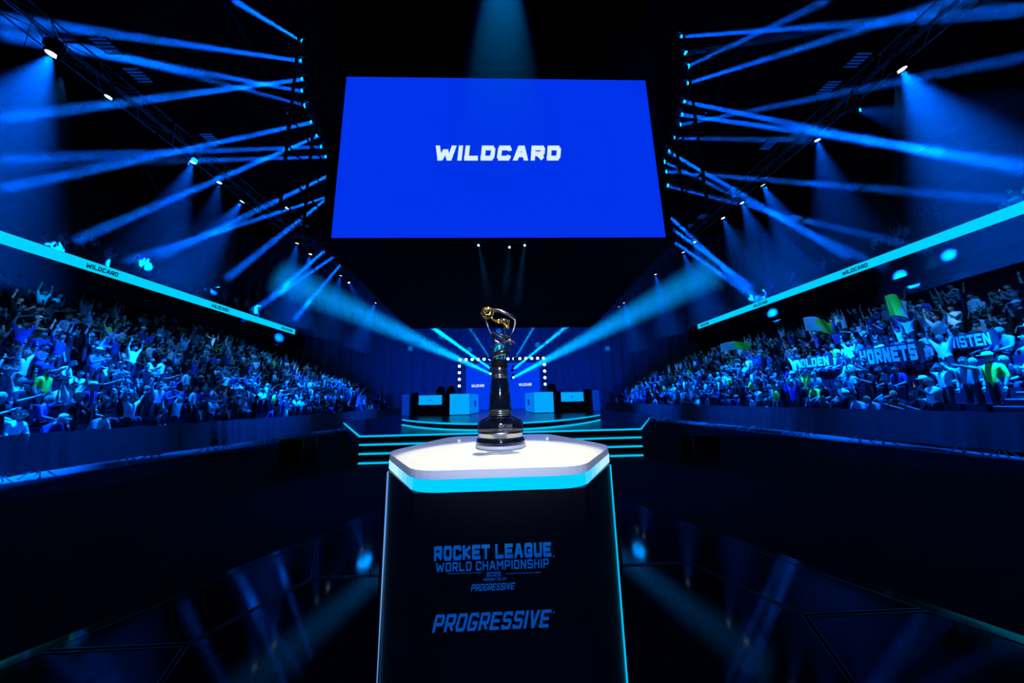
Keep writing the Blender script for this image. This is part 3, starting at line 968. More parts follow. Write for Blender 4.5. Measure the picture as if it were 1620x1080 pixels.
# ------------------------------------------------------------------ ribbon displays
for sx, nm in ((-1, 'left'), (1, 'right')):
    X = sx * 22.4
    zt, zb = (9.52, 8.97) if sx < 0 else (9.40, 8.88)
    rb = empty('ribbon_display', (X, 21, zb), label=f'long cyan ribbon screen with dark lettering along the {nm} balcony', cat='screen')
    b = MB(); b.box((0, 0, (zt - zb) / 2), (0.06, 28.2, zt - zb)); b.build('screen', M['ribbon'], rb)
    b = MB(); b.box((sx * 0.2, 0, (zt - zb) / 2), (0.3, 28.2, zt - zb + 0.1)); b.build('casing', M['black'], rb)
    for (px, py, wpx) in (((160, 427, 60), (347, 488, 31), (453, 522, 20)) if sx < 0 else ((1354, 427, 48), (1204, 482, 26), (1116, 516, 15))):
        pa, pb = atX(px - wpx / 2, py, X), atX(px + wpx / 2, py, X)
        wl = abs(pb.y - pa.y)
        yc = (pa.y + pb.y) / 2
        b = MB(); text_mesh(b, 'WILDCARD', (-sx * 0.04, yc - 21, (zt - zb) * 0.47), (0, -sx, 0), (0, 0, 1), 0.25, wl * 0.9, aspect=1.0, weight=0.24, shear=0.15, depth=0.01)
        b.build('lettering', M['ribbontext'], rb)

# ------------------------------------------------------------------ covered crowd barriers
def resample(poly, step):
    pts = [Vector(p) for p in poly]
    out = [pts[0]]
    acc = 0.0
    for a, c in zip(pts[:-1], pts[1:]):
        L = (c - a).length
        d = step - acc
        while d <= L:
            out.append(a + (c - a) * (d / L))
            d += step
        acc = (acc + L) % step
    return out


for sx, nm in ((-1, 'left'), (1, 'right')):
    pts = resample(BAR[sx], 2.1)
    for k in range(len(pts) - 1):
        a, c = pts[k], pts[k + 1]
        mid = (a + c) / 2
        d = c - a
        e = empty('crowd_barrier', (mid.x, mid.y, 0.015), math.atan2(d.y, d.x), label=f'{ORD[k]} cloth covered crowd barrier from the near end on the {nm} side', cat='barrier', group='cloth covered crowd barriers')
        L = d.length
        rr = random.Random(k * 7 + sx)
        side = 1 if sx > 0 else -1          # +y local points away from the arena on the right line
        b = MB()
        b.tube([(-L / 2 + 0.06, 0, 0.18), (-L / 2 + 0.06, 0, 1.0), (L / 2 - 0.06, 0, 1.0), (L / 2 - 0.06, 0, 0.18)], 0.02, 6, closed=True)
        for j in range(1, 9):
            xx = -L / 2 + L * j / 9
            b.tube([(xx, 0, 0.18), (xx, 0, 1.0)], 0.008, 4)
        b.build('frame', M['steel'], e)
        for s in (-1, 1):
            b = MB(); x0 = s * (L / 2 - 0.28)
            b.tube([(x0 - 0.16, -0.28, 0.0), (x0, 0, 0.26), (x0 + 0.16, 0.28, 0.0)], 0.016, 5)
            b.tube([(x0 + 0.16, -0.28, 0.0), (x0, 0, 0.26), (x0 - 0.16, 0.28, 0.0)], 0.016, 5)
            b.build('foot', M['steel'], e)
        # cloth, both sides of the rail
        b = MB(); b.sm = True
        NX, NZ = 34, 6
        fold = [(rr.uniform(-L / 2, L / 2), rr.uniform(0.05, 0.14), rr.uniform(0.04, 0.10)) for _ in range(6)] + [(-L / 2 + 0.1, 0.08, 0.06), (L / 2 - 0.1, 0.08, 0.06)]
        vs, fs = [], []
        for i in range(NX + 1):
            xx = -L / 2 + L * i / NX
            for j in range(NZ + 1):
                zz = 1.03 - 0.86 * j / NZ
                off = 0.035 + sum(h * math.exp(-((xx - x_ - 0.08 * j / NZ) / w_) ** 2) for x_, w_, h in fold) * (0.35 + 0.65 * j / NZ)
                vs.append((xx, off * (1 if sx < 0 else 1) * (-1 if sx < 0 else 1), zz + 0.012 * math.sin(xx * 6 + k)))
        for i in range(NX):
            for j in range(NZ):
                p = i * (NZ + 1) + j
                fs.append((p, p + 1, p + NZ + 2, p + NZ + 1))
        # the face towards the hall
        vs = [(x_, -y_ if sx < 0 else y_, z_) for x_, y_, z_ in vs] if False else vs
        b.add(vs, fs)
        b.build('cloth_cover', M['barcloth'], e)

# ------------------------------------------------------------------ pedestal
ZT = 1.40
ped = empty('pedestal', (-0.01, 1.42, 0.052), label='tall dark angular pedestal with glowing cyan rim carrying the trophy', cat='pedestal')


def round_poly(poly, r, n=5):
    out = []
    N_ = len(poly)
    for i in range(N_):
        p0, p1, p2 = Vector(poly[i - 1]), Vector(poly[i]), Vector(poly[(i + 1) % N_])
        a = p1 + (p0 - p1).normalized() * r
        c = p1 + (p2 - p1).normalized() * r
        for k in range(n + 1):
            t = k / n
            out.append(tuple(a * (1 - t) ** 2 + p1 * 2 * t * (1 - t) + c * t * t))
    return out


HEX = [(-0.245, -0.435), (0.245, -0.435), (0.455, -0.05), (0.27, 0.44), (-0.27, 0.44), (-0.455, -0.05)]
zb = -0.052
b = MB(); b.prism(round_poly(HEX, 0.07), ZT - 0.024 + zb, ZT + zb); b.build('top_slab', M['slab'], ped)
b = MB(); b.prism(round_poly(inset(HEX, 0.008), 0.065), ZT - 0.062 + zb, ZT - 0.0245 + zb); b.build('glow_band', M['trough'], ped)
for sx in (-1, 1):                            # plates added to paint the rim's white corner glow, fading to cyan
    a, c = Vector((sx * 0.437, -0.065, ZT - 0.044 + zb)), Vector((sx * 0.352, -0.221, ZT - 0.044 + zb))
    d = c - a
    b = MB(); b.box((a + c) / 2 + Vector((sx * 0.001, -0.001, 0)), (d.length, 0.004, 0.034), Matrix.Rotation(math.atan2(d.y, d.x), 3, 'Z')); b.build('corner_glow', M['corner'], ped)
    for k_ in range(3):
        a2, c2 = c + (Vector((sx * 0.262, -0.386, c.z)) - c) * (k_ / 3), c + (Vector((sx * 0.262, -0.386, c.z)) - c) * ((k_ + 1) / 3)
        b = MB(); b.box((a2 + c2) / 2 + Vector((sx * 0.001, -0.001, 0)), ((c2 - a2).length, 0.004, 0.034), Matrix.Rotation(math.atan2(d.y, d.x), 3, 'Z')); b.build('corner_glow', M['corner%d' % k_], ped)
b = MB()
body = round_poly(inset(HEX, 0.012), 0.06)
wide = [(-0.245, -0.425), (0.245, -0.425), (0.425, -0.10), (0.425, -0.06), (0.475, 0.0), (0.475, 0.12), (0.27, 0.44), (-0.27, 0.44), (-0.475, 0.12), (-0.475, 0.0), (-0.425, -0.06), (-0.425, -0.10)]
b.prism([(x * 1.03, y) for x, y in wide], 0.0, ZT - 0.0625 + zb, top=0.985)
b.build('body', M['pedestal'], ped)
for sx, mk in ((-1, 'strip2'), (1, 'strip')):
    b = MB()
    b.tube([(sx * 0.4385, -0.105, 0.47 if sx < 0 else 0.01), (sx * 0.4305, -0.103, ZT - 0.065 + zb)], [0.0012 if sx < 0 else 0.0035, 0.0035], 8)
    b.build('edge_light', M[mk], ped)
FY = -0.4262


def ptext(s, px0, px1, pyt, pyb, **kw):
    yw = 1.42 + FY
    a, c = atY(px0, (pyt + pyb) / 2, yw), atY(px1, (pyt + pyb) / 2, yw)
    t, u_ = atY((px0 + px1) / 2, pyt, yw), atY((px0 + px1) / 2, pyb, yw)
    bb = MB()
    text_mesh(bb, s, ((a.x + c.x) / 2 + 0.01, FY - 0.0015, (t.z + u_.z) / 2 - 0.052), (1, 0, 0), (0, 0, 1), t.z - u_.z, (c.x - a.x), depth=0.0015, **kw)
    o = bb.build('lettering', M['print'], ped)
    return o


ptext('ROCKET LEAGUE', 687, 872, 860, 883, weight=0.26, gap=0.14, aspect=0.90)
ptext('WORLD CHAMPIONSHIP', 690, 868, 886, 900.5, weight=0.18, gap=0.18)
ptext('2025', 770, 792, 903.5, 910.5, weight=0.15, gap=0.22)
ptext('PRESENTED BY', 765, 802, 913, 917, weight=0.13, gap=0.24)
ptext('PROGRESSIVE', 746, 814, 922, 932.5, weight=0.15, shear=0.3, gap=0.13, aspect=0.62)
ptext('PROGRESSIVE', 687, 870, 967, 995, weight=0.18, shear=0.33, gap=0.13, aspect=0.68)
for x0, x1 in ((708, 764), (800, 856)):
    a, c = atY(x0, 907, 1.42 + FY), atY(x1, 907, 1.42 + FY)
    b = MB(); b.box(((a.x + c.x) / 2 + 0.01, FY - 0.0006, a.z - 0.052), (c.x - a.x, 0.001, 0.0009)); b.build('rule', M['print'], ped)
for x0, y0 in ((876, 880), (876, 968)):
    a = atY(x0, y0, 1.42 + FY); b = MB(); b.lathe([(0.0022, 0), (0.0022, 0.001)], 10, (a.x + 0.01, FY, a.z - 0.052), Matrix.Rotation(PI / 2, 3, 'X')); b.build('trade_mark', M['print'], ped)

# ------------------------------------------------------------------ trophy
tro = empty('trophy', (-0.008, 1.42, ZT), label='tall dark metal trophy with silver rings and a golden ball on looping arms', cat='trophy')


def lat(name, prof, m, n=48, sm=True, parent=None, rot=None):
    b = MB(); b.sm = sm
    b.lathe(prof, n, (0, 0, 0), rot)
    return b.build(name, M[m], parent or tro)


acr = principled('clear_acrylic', (0.85, 0.9, 0.95), 0.15, spec=0.5)
acr.node_tree.nodes['Principled BSDF'].inputs['Transmission Weight'].default_value = 0.15
M['acrylic'] = acr
lat('acrylic_foot', [(0.103, 0.0), (0.107, 0.002), (0.106, 0.012), (0.102, 0.0145)], 'acrylic')
lat('base_ring', [(0.100, 0.0147), (0.104, 0.017), (0.101, 0.036), (0.098, 0.038)], 'darkmetal')
lat('silver_band', [(0.090, 0.0382), (0.0910, 0.041), (0.0955, 0.058), (0.0985, 0.0665)], 'chrome')
lat('base', [(0.095, 0.0667), (0.0978, 0.070), (0.0965, 0.102), (0.092, 0.108), (0.060, 0.126), (0.056, 0.127)], 'darkmetal', n=8 * 6)
for r, z in ((0.054, 0.1325), (0.052, 0.141), (0.050, 0.149)):
    lat('ring', [(r - 0.004, z - 0.003), (r, z - 0.0018), (r, z + 0.0008), (r - 0.004, z + 0.0022)], 'chrome')
lat('column', [(0.0475, 0.127), (0.0475, 0.150), (0.0500, 0.152), (0.0500, 0.158), (0.037, 0.285), (0.036, 0.286)], 'darkmetal')
for r, z in ((0.0400, 0.289), (0.0395, 0.2955), (0.0385, 0.303)):
    lat('ring', [(r - 0.004, z - 0.0022), (r, z - 0.0012), (r, z + 0.0008), (r - 0.004, z + 0.002)], 'chrome')
lat('collar', [(0.035, 0.286), (0.035, 0.306), (0.0345, 0.320), (0.033, 0.333), (0.0325, 0.334)], 'gunmetal')
lat('black_collar', [(0.032, 0.334), (0.0355, 0.336), (0.036, 0.352), (0.033, 0.366), (0.030, 0.367)], 'black')
lat('core', [(0.029, 0.367), (0.030, 0.369), (0.027, 0.40), (0.024, 0.432), (0.020, 0.44)], 'teal')
# glowing inlays on the core
for ang, w in ((-2.0, 0.004), (-1.35, 0.003), (-0.8, 0.003)):
    b = MB()
    pts = []
    for k in range(9):
        z = 0.37 + 0.062 * k / 8
        a_ = ang + 0.25 * math.sin(k * 0.9)
        r = 0.0305 - (z - 0.37) * 0.085
        pts.append((r * math.cos(a_), r * math.sin(a_), z))
    b.tube(pts, w * 0.6, 5); b.build('inlay', M['tealglow'], tro)
# swoosh band wound round the core
b = MB(); b.sm = True
vs, fs = [], []
NB = 48
for k in range(NB + 1):
    t = k / NB
    a_ = PI * 1.18 + t * 1.95 * PI
    r = 0.040 + 0.010 * math.sin(t * PI)
    z = 0.372 + 0.05 * t
    hh = 0.036 * (0.35 + 0.65 * math.sin(PI * min(1, t * 1.1 + 0.06)))
    for dr, dz in ((0, 0), (0, hh), (-0.004, hh), (-0.004, 0)):
        vs.append(((r + dr) * math.cos(a_), (r + dr) * math.sin(a_) * 0.9, z + dz))
for k in range(NB):
    for j in range(4):
        fs.append((k * 4 + j, k * 4 + (j + 1) % 4, k * 4 + 4 + (j + 1) % 4, k * 4 + 4 + j))
fs += [(3, 2, 1, 0), (NB * 4, NB * 4 + 1, NB * 4 + 2, NB * 4 + 3)]
b.add(vs, fs); b.build('swoosh_band', M['gunmetal'], tro)


def tl(cx, cy, y=0.0):                         # point of the sculpture from the close-up's grid
    px, py = 740 + cx / 10.28, 475 + cy / 10.28
    p = atY(px, py, 1.42 + y)
    return (p.x + 0.008, y, p.z - ZT)


def spline(pts, n=6):
    pts = [Vector(p) for p in pts]
    out = []
    for i in range(len(pts) - 1):
        p0, p1, p2, p3 = pts[max(i - 1, 0)], pts[i], pts[i + 1], pts[min(i + 2, len(pts) - 1)]
        for k in range(n):
            t = k / n
            out.append(0.5 * ((2 * p1) + (p2 - p0) * t + (2 * p0 - 5 * p1 + 4 * p2 - p3) * t * t + (3 * p1 - p0 - 3 * p2 + p3) * t ** 3))
    out.append(pts[-1])
    return out


b = MB(); b.sm = True
b.tube(spline([tl(390, 165, 0.0), tl(480, 165, -0.01), tl(580, 190, -0.015), tl(690, 245, -0.01), tl(762, 300, 0.0)]), 0.0074, 8, flat=0.6, upv=(0, -1, 0)); b.build('upper_arm', M['chrome'], tro)
b = MB(); b.sm = True
b.tube(spline([tl(764, 300, 0.0), tl(770, 370, 0.0), tl(755, 450, 0.0), tl(725, 530, 0.0), tl(680, 610, 0.005), tl(600, 690, 0.01)]), 0.0055, 8, flat=0.6, upv=(0, -1, 0)); b.build('right_arm', M['chrome'], tro)
b = MB(); b.sm = True
b.tube(spline([tl(290, 310, 0.0), tl(320, 400, 0.0), tl(350, 490, -0.005), tl(400, 580, -0.01), tl(470, 660, -0.012), tl(560, 720, -0.01)]), 0.0060, 8, flat=0.6, upv=(0, -1, 0)); b.build('left_arm', M['gunmetal'], tro)
b = MB(); b.sm = True
b.tube(spline([tl(440, 655, -0.02), tl(490, 680, -0.022), tl(540, 712, -0.02)]), 0.0058, 8, flat=0.6, upv=(0, -1, 0)); b.build('arm_highlight_plate', M['chrome'], tro)
b = MB(); b.sm = True
cx_, cy_ = tl(535, 600)[0], tl(535, 600)[2]
ring = []
for k in range(40):
    t = 2 * PI * k / 40
    ring.append((cx_ + 0.040 * math.cos(t) * 1.0, 0.036 * math.sin(t), cy_ + 0.012 * math.sin(t) - 0.013 * math.cos(t) + 0.006))
b.tube(ring, 0.0045, 8, closed=True, flat=1.4, upv=(0, 0, 1)); b.build('orbit_ring', M['gunmetal'], tro)
for nm, pts, m in (('stem', [(0.0, 0, 0.43), tl(600, 560, 0), tl(600, 480, 0), tl(610, 400, 0)], 'gunmetal'),
                   ('bracket', [tl(600, 700, -0.01), tl(650, 650, -0.02), tl(700, 640, -0.02), tl(765, 690, -0.01)], 'chrome'),
                   ('bracket', [tl(560, 700, -0.02), tl(610, 640, -0.025), tl(640, 610, -0.02)], 'chrome')):
    b = MB(); b.sm = True; b.tube(spline(pts), 0.0055 if nm == 'stem' else 0.004, 8); b.build(nm, M[m], tro)
# knotted clasp on the right
b = MB(); b.sm = True
b.ball(tl(690, 680, -0.01), 0.014, 12, 8, (1.1, 0.8, 0.9)); b.build('clasp', M['gunmetal'], tro)
# dark shell behind the gold ball
b = MB(); b.sm = True
pc_ = Vector(tl(290, 225, 0.008)); b.ball(pc_, 0.0265, 20, 14); b.build('shell', M['darkmetal'], tro)
# golden filigree ball: an icosphere's edges as fine bars
bm = bmesh_ico = __import__('bmesh').new()
__import__('bmesh').ops.create_icosphere(bm, subdivisions=2, radius=0.0285)
b = MB()
gc = Vector(tl(320, 205, -0.004))
rg = random.Random(3)
for v in bm.verts:
    v.co *= rg.uniform(0.93, 1.06)
for e_ in bm.edges:
    b.tube([gc + e_.verts[0].co, gc + e_.verts[1].co], 0.0016, 4)
bm.free()
tag(b.build('gold_ball', M['gold'], tro), None, None, None, 'stuff')
b = MB()
trail = spline([tl(380, 290, -0.01), tl(430, 320, -0.012), tl(490, 345, -0.012), tl(560, 340, -0.01), tl(620, 350, -0.008), tl(640, 400, -0.006), tl(650, 450, -0.004)], 5)
for i, p in enumerate(trail):
    spread = 0.003 + 0.009 * min(1, max(0, (i - 8) / 10)) if i < 26 else 0.006
    for _ in range(5):
        c = p + Vector((rg.uniform(-1, 1), rg.uniform(-1, 1), rg.uniform(-1, 1))) * spread * 1.2
        d = Vector((rg.uniform(-1, 1), rg.uniform(-1, 1), rg.uniform(-1, 1))).normalized()
        b.tube([c - d * 0.004, c, c + d * 0.006], [0.0006, 0.0022, 0.0004], 4)
tag(b.build('gold_leaves', M['gold'], tro), None, None, None, 'stuff')
# engraving on the base
for s, dz, h, arcw in (('ROCKET LEAGUE', 0.0925, 0.011, 0.95), ('WORLD CHAMPIONSHIP', 0.0795, 0.008, 0.9), ('2025', 0.069, 0.005, 0.22)):
    b = MB()
    text_mesh(b, s, (0, 0, 0), (1, 0, 0), (0, 0, 1), h, arcw * 0.06, depth=0.0004, weight=0.16)
    R_ = 0.0975
    b.v = [(R_ * math.sin(x / R_ + 0.22) - y * math.sin(x / R_ + 0.22) * -1, -(R_ - y) * math.cos(x / R_ + 0.22) if False else -(R_ + 0.0004 - 0) * math.cos(x / R_ + 0.22) + y * math.cos(x / R_ + 0.22), z + dz) for x, y, z in b.v]
    b.build('engraving', M['steel'], tro)

# ------------------------------------------------------------------ spectators
def pose_bones(arms, legs, lean=0.0):
    """joints of one figure facing +Y: dict of points, radii and edges with a tissue tag"""
    J, E_ = {}, []
    if legs == 'stand':
        pel, hipz = Vector((0, 0, 0.93)), 0.88
        J['kneeL'], J['kneeR'] = Vector((-0.11, 0.02, 0.49)), Vector((0.11, 0.02, 0.49))
        J['ankL'], J['ankR'] = Vector((-0.12, -0.01, 0.09)), Vector((0.12, -0.01, 0.09))
    else:
        pel, hipz = Vector((0, -0.12, 0.50)), 0.48
        J['kneeL'], J['kneeR'] = Vector((-0.14, 0.30, 0.50)), Vector((0.14, 0.30, 0.50))
        J['ankL'], J['ankR'] = Vector((-0.14, 0.30, 0.10)), Vector((0.14, 0.30, 0.10))
    J['toeL'], J['toeR'] = J['ankL'] + Vector((-0.01, 0.15, -0.05)), J['ankR'] + Vector((0.01, 0.15, -0.05))
    J['pel'] = pel
    tilt = Matrix.Rotation(-lean, 3, 'X')
    up_ = lambda v: pel + tilt @ Vector(v)
    J['hipL'], J['hipR'] = pel + Vector((-0.10, 0, -0.04)), pel + Vector((0.10, 0, -0.04))
    J['waist'] = up_((0, 0, 0.17))
    J['chest'] = up_((0, 0, 0.38))
    J['neck'] = up_((0, 0.01, 0.53))
    J['skull'] = up_((0, 0.03, 0.62))
    J['shL'], J['shR'] = up_((-0.185, 0, 0.45)), up_((0.185, 0, 0.45))
    A = {  # elbow and hand offsets from the shoulder, left then right (x mirrored by hand)
        'down': ((-0.06, -0.02, -0.28), (-0.05, 0.07, -0.52)), 'up': ((-0.12, 0.04, 0.24), (-0.09, 0.08, 0.50)), 'wide': ((-0.24, 0.02, 0.14), (-0.36, 0.06, 0.37)),
        'clap': ((-0.07, 0.12, -0.24), (0.13, 0.34, -0.10)), 'lap': ((-0.06, 0.06, -0.27), (0.06, 0.28, -0.36)), 'phone': ((-0.02, 0.22, -0.16), (0.08, 0.38, 0.06)),
        'point': ((-0.05, 0.26, 0.03), (-0.04, 0.52, 0.10)), 'head': ((-0.22, 0.03, 0.10), (-0.03, 0.04, 0.26)), 'cross': ((-0.08, 0.06, -0.25), (0.20, 0.20, -0.18)), 'fist': ((-0.10, 0.12, 0.10), (-0.05, 0.14, 0.38))}
    for s, k in (('L', arms[0]), ('R', arms[1])):
        f = 1 if s == 'L' else -1
        el, ha = A[k]
        J['el' + s] = J['sh' + s] + Vector((el[0] * f, el[1], el[2]))
        J['wr' + s] = J['sh' + s] + Vector((ha[0] * f, ha[1], ha[2]))
    R_ = dict(pel=(0.155, 0.12), waist=(0.135, 0.11), chest=(0.165, 0.125), neck=(0.058, 0.055), skull=(0.06, 0.06), shL=(0.072, 0.072), shR=(0.072, 0.072),
              elL=(0.046, 0.046), elR=(0.046, 0.046), wrL=(0.031, 0.031), wrR=(0.031, 0.031), hipL=(0.10, 0.10), hipR=(0.10, 0.10), kneeL=(0.066, 0.066), kneeR=(0.066, 0.066),
              ankL=(0.045, 0.045), ankR=(0.045, 0.045), toeL=(0.038, 0.034), toeR=(0.038, 0.034))
    E_ = [('pel', 'waist', 1), ('waist', 'chest', 1), ('chest', 'neck', 1), ('neck', 'skull', 0), ('chest', 'shL', 1), ('chest', 'shR', 1), ('shL', 'elL', 1), ('shR', 'elR', 1),
          ('elL', 'wrL', 0), ('elR', 'wrR', 0), ('pel', 'hipL', 2), ('pel', 'hipR', 2), ('hipL', 'kneeL', 2), ('hipR', 'kneeR', 2), ('kneeL', 'ankL', 2), ('kneeR', 'ankR', 2), ('ankL', 'toeL', 3), ('ankR', 'toeR', 3)]
    return J, R_, E_, tilt


def person_mesh(name, arms, legs, lean, lod, mats):
    J, R_, E_, tilt = pose_bones(arms, legs, lean)
    keys = ['pel'] + [k for k in J if k != 'pel']
    idx = {k: i for i, k in enumerate(keys)}
    me = bpy.data.meshes.new('skel')
    me.from_pydata([tuple(J[k]) for k in keys], [(idx[a], idx[c]) for a, c, _ in E_], [])
    o = bpy.data.objects.new('skel', me)
    COL.objects.link(o)
    o.modifiers.new('skin', 'SKIN').use_smooth_shade = True
    if not me.skin_vertices:
        me.attributes.new('x', 'FLOAT', 'POINT')
    lay = me.skin_vertices[0].data
    for k in keys:
        lay[idx[k]].radius = R_[k]
        lay[idx[k]].use_root = (k == 'pel')
    if lod == 0:
        sm_ = o.modifiers.new('sub', 'SUBSURF'); sm_.levels = 1; sm_.render_levels = 1
    dg = bpy.context.evaluated_depsgraph_get()
    ev = o.evaluated_get(dg)
    em = ev.to_mesh()
    vs = [v.co.copy() for v in em.vertices]
    fs = [tuple(p.vertices) for p in em.polygons]
    ev.to_mesh_clear()
    bpy.data.objects.remove(o)
    b = MB(); b.sm = True
    # tissue of each face from the nearest bone (sleeve ends at the elbow)
    segs = [(J[a], J[c], t) for a, c, t in E_]
    for f in fs:
        c = sum((vs[i] for i in f), Vector()) / len(f)
        best, bt = 1e9, 1
        for a, d, t in segs:
            ab = d - a
            u_ = max(0, min(1, (c - a).dot(ab) / ab.length_squared))
            q_ = (c - (a + ab * u_)).length
            if q_ < best:
                best, bt = q_, t
        b.mi.append({0: 0, 1: 1, 2: 2, 3: 3}[bt]); b.smooth.append(True); b.f.append(f)
    b.v = [tuple(v) for v in vs]
    # head with nose, ears, eyes and hair
    hc = J['skull'] + tilt @ Vector((0, 0.015, 0.075))
    seg, rings = (12, 8) if lod == 0 else (8, 6)
    n0 = len(b.v)
    hb = MB(); hb.ball((0, 0, 0), 0.105, seg, rings, (0.80, 0.95, 1.15))
    for f in hb.f:
        c = sum((Vector(hb.v[i]) for i in f), Vector()) / len(f)
        hairy = c.z > 0.052 or (c.y < -0.012 and c.z > -0.055) or (abs(c.x) > 0.06 and c.z > 0.02 and c.y < 0.03)
        b.f.append(tuple(n0 + i for i in f)); b.mi.append(4 if hairy else 0); b.smooth.append(True)
    b.v += [tuple(hc + tilt @ (Vector(v) * Vector((1, 1, 1)).x)) for v in hb.v]
    if lod == 0:
        b.cur = 0
        b.tube([hc + tilt @ Vector((0, 0.085, 0.02)), hc + tilt @ Vector((0, 0.118, -0.018)), hc + tilt @ Vector((0, 0.09, -0.028))], [0.008, 0.013, 0.010], 5)
        for s in (-1, 1):
            b.ball(hc + tilt @ Vector((s * 0.086, -0.005, -0.005)), 0.022, 6, 4, (0.35, 0.8, 1.2))
        b.cur = 5
        for s in (-1, 1):
            b.ball(hc + tilt @ Vector((s * 0.032, 0.088, 0.012)), 0.009, 5, 4)
        b.box(hc + tilt @ Vector((0, 0.088, -0.052)), (0.04, 0.012, 0.008))
    # hands: palm, four fingers, thumb
    b.cur = 0
    for s, k in (('L', arms[0]), ('R', arms[1])):
        w, e_ = J['wr' + s], J['el' + s]
        d = (w - e_).normalized()
        sd = d.cross(Vector((0, 1, 0.3))).normalized()
        nn = d.cross(sd).normalized()
        f = 1 if s == 'L' else -1
        b.tube([w - d * 0.01, w + d * 0.045, w + d * 0.09], [0.026, 0.04, 0.036], 6, flat=0.5, upv=nn)
        if lod == 0:
            for q_, L in ((-0.027, 0.065), (-0.009, 0.078), (0.009, 0.074), (0.027, 0.058)):
                a_ = w + d * 0.085 + sd * q_
                b.tube([a_, a_ + d * L * 0.55 + nn * 0.005, a_ + d * L + nn * 0.018], [0.0095, 0.0085, 0.006], 4)
        a_ = w + d * 0.03 - sd * 0.03 * f
        b.tube([a_, a_ + d * 0.03 - sd * 0.028 * f, a_ + d * 0.06 - sd * 0.035 * f], [0.012, 0.010, 0.007], 4)
    me2 = b.mesh(name, mats)
    return me2, hc, tilt, J


POSES = [
    (('down', 'down'), 'stand', 0.0, 'standing, arms down'), (('up', 'up'), 'stand', 0.0, 'standing, both arms raised'), (('down', 'up'), 'stand', 0.0, 'standing, one arm raised'),
    (('clap', 'clap'), 'stand', 0.0, 'standing and clapping'), (('phone', 'down'), 'stand', 0.0, 'standing, phone held up'), (('lap', 'lap'), 'sit', 0.12, 'seated, hands in lap'),
    (('clap', 'clap'), 'sit', 0.1, 'seated and clapping'), (('lap', 'lap'), 'sit', 0.45, 'seated and leaning forward'), (('point', 'down'), 'stand', 0.05, 'standing and pointing'),
    (('cross', 'cross'), 'stand', 0.0, 'standing, folded arms'), (('head', 'head'), 'stand', 0.0, 'standing, hands on head'), (('wide', 'wide'), 'stand', 0.0, 'standing, arms spread wide'),
    (('fist', 'lap'), 'sit', 0.05, 'seated, one fist raised'), (('up', 'up'), 'sit', 0.0, 'seated, both arms raised'),
]
PW = [6, 10, 7, 9, 5, 11, 9, 7, 5, 3, 3, 5, 5, 6]
mats_i = [M['skin'], M['shirt'], M['trouser'], M['shoe'], M['hair'], M['eye']]
PM = [person_mesh('person', p[0], p[1], p[2], 0, mats_i) for p in POSES]
PL = [person_mesh('person_far', p[0], p[1], p[2], 1, mats_i)[0] for p in POSES]
b = MB(); b.sm = True
b.lathe([(0.094, 0.035), (0.098, 0.055), (0.092, 0.10), (0.06, 0.135), (0.004, 0.145)], 12)
b.box((0, 0.12, 0.05), (0.13, 0.10, 0.014))
cap_mesh = b.mesh('cap', [M['shirt']])
b = MB(); b.box((0, 0, 0), (0.075, 0.012, 0.15)); phone_body = b.mesh('phone', [M['black']])
b = MB(); b.box((0, -0.0075, 0), (0.068, 0.002, 0.14)); phone_face = b.mesh('phone_screen', [M['phone']])

SHIRTS = [('white', (0.85, 0.87, 0.9), 22), ('black', (0.010, 0.010, 0.014), 46), ('grey', (0.20, 0.22, 0.25), 10), ('navy blue', (0.02, 0.04, 0.16), 10), ('bright blue', (0.04, 0.10, 0.6), 6),
          ('pale blue', (0.36, 0.55, 0.85), 7), ('lime green', (0.25, 0.85, 0.05), 2), ('purple', (0.35, 0.12, 0.65), 2), ('yellow', (0.9, 0.8, 0.08), 1)]
CAPS = [('white cap', (0.8, 0.8, 0.82)), ('dark cap', (0.015, 0.015, 0.02))]


def face_dir(sx):
    return math.atan2(0.35, -sx * 1.0) - PI / 2      # local +Y towards the hall and a little to the stage


def add_person(loc, rz, pi, shirt, hair, cap, label, group, scale=1.0):
    me, hc, tilt, J = PM[pi]
    o = bpy.data.objects.new('person', me)
    COL.objects.link(o)
    o.location = loc
    o.rotation_euler = (0, 0, rz)
    o.scale = (scale,) * 3
    o.color = (*SHIRTS[shirt][1], hair)
    tag(o, label, 'person', group)
    if cap is not None:
        c = bpy.data.objects.new('cap', cap_mesh)
        COL.objects.link(c)
        c.parent = o
        c.location = hc
        c.rotation_euler = tilt.to_euler()
        c.color = (*CAPS[cap][1], 1)
    if 'phone' in POSES[pi][3]:
        w = J['wrL'] + (J['wrL'] - J['elL']).normalized() * 0.09
        c = bpy.data.objects.new('phone', phone_body)
        COL.objects.link(c)
        c.parent = o
        c.location = w + Vector((0, 0.03, 0.03))
        f = bpy.data.objects.new('screen', phone_face)
        COL.objects.link(f)
        f.parent = c
    return o


def proj(p):
    d = Vector(p) - EYEP
    z = d.dot(fw)
    if z < 0.1:
        return None
    return 810 + F * d.dot(rt) / z, 540 - F * d.dot(up) / z, z


BAN = [(1262, 1335, 563, 583), (1366, 1480, 545, 577), (1506, 1598, 526, 552)]


def hides_banner(x, y, z, h):
    p = proj((x, y, z + h))
    return p is not None and x > 0 and x < 19 and any(a < p[0] < c and p[1] < d for a, c, e_, d in BAN) and any(a < p[0] < c and e_ - (40 if h > 1.5 else 0) < p[1] < d for a, c, e_, d in BAN)


def onstand(px, py, h, sx):
    r = ray(px, py)
    t = (0.25 + h - RISE / ROWP * 12.4 - EYE) / (r.z - RISE / ROWP * sx * r.x)
    return EYEP + r * t


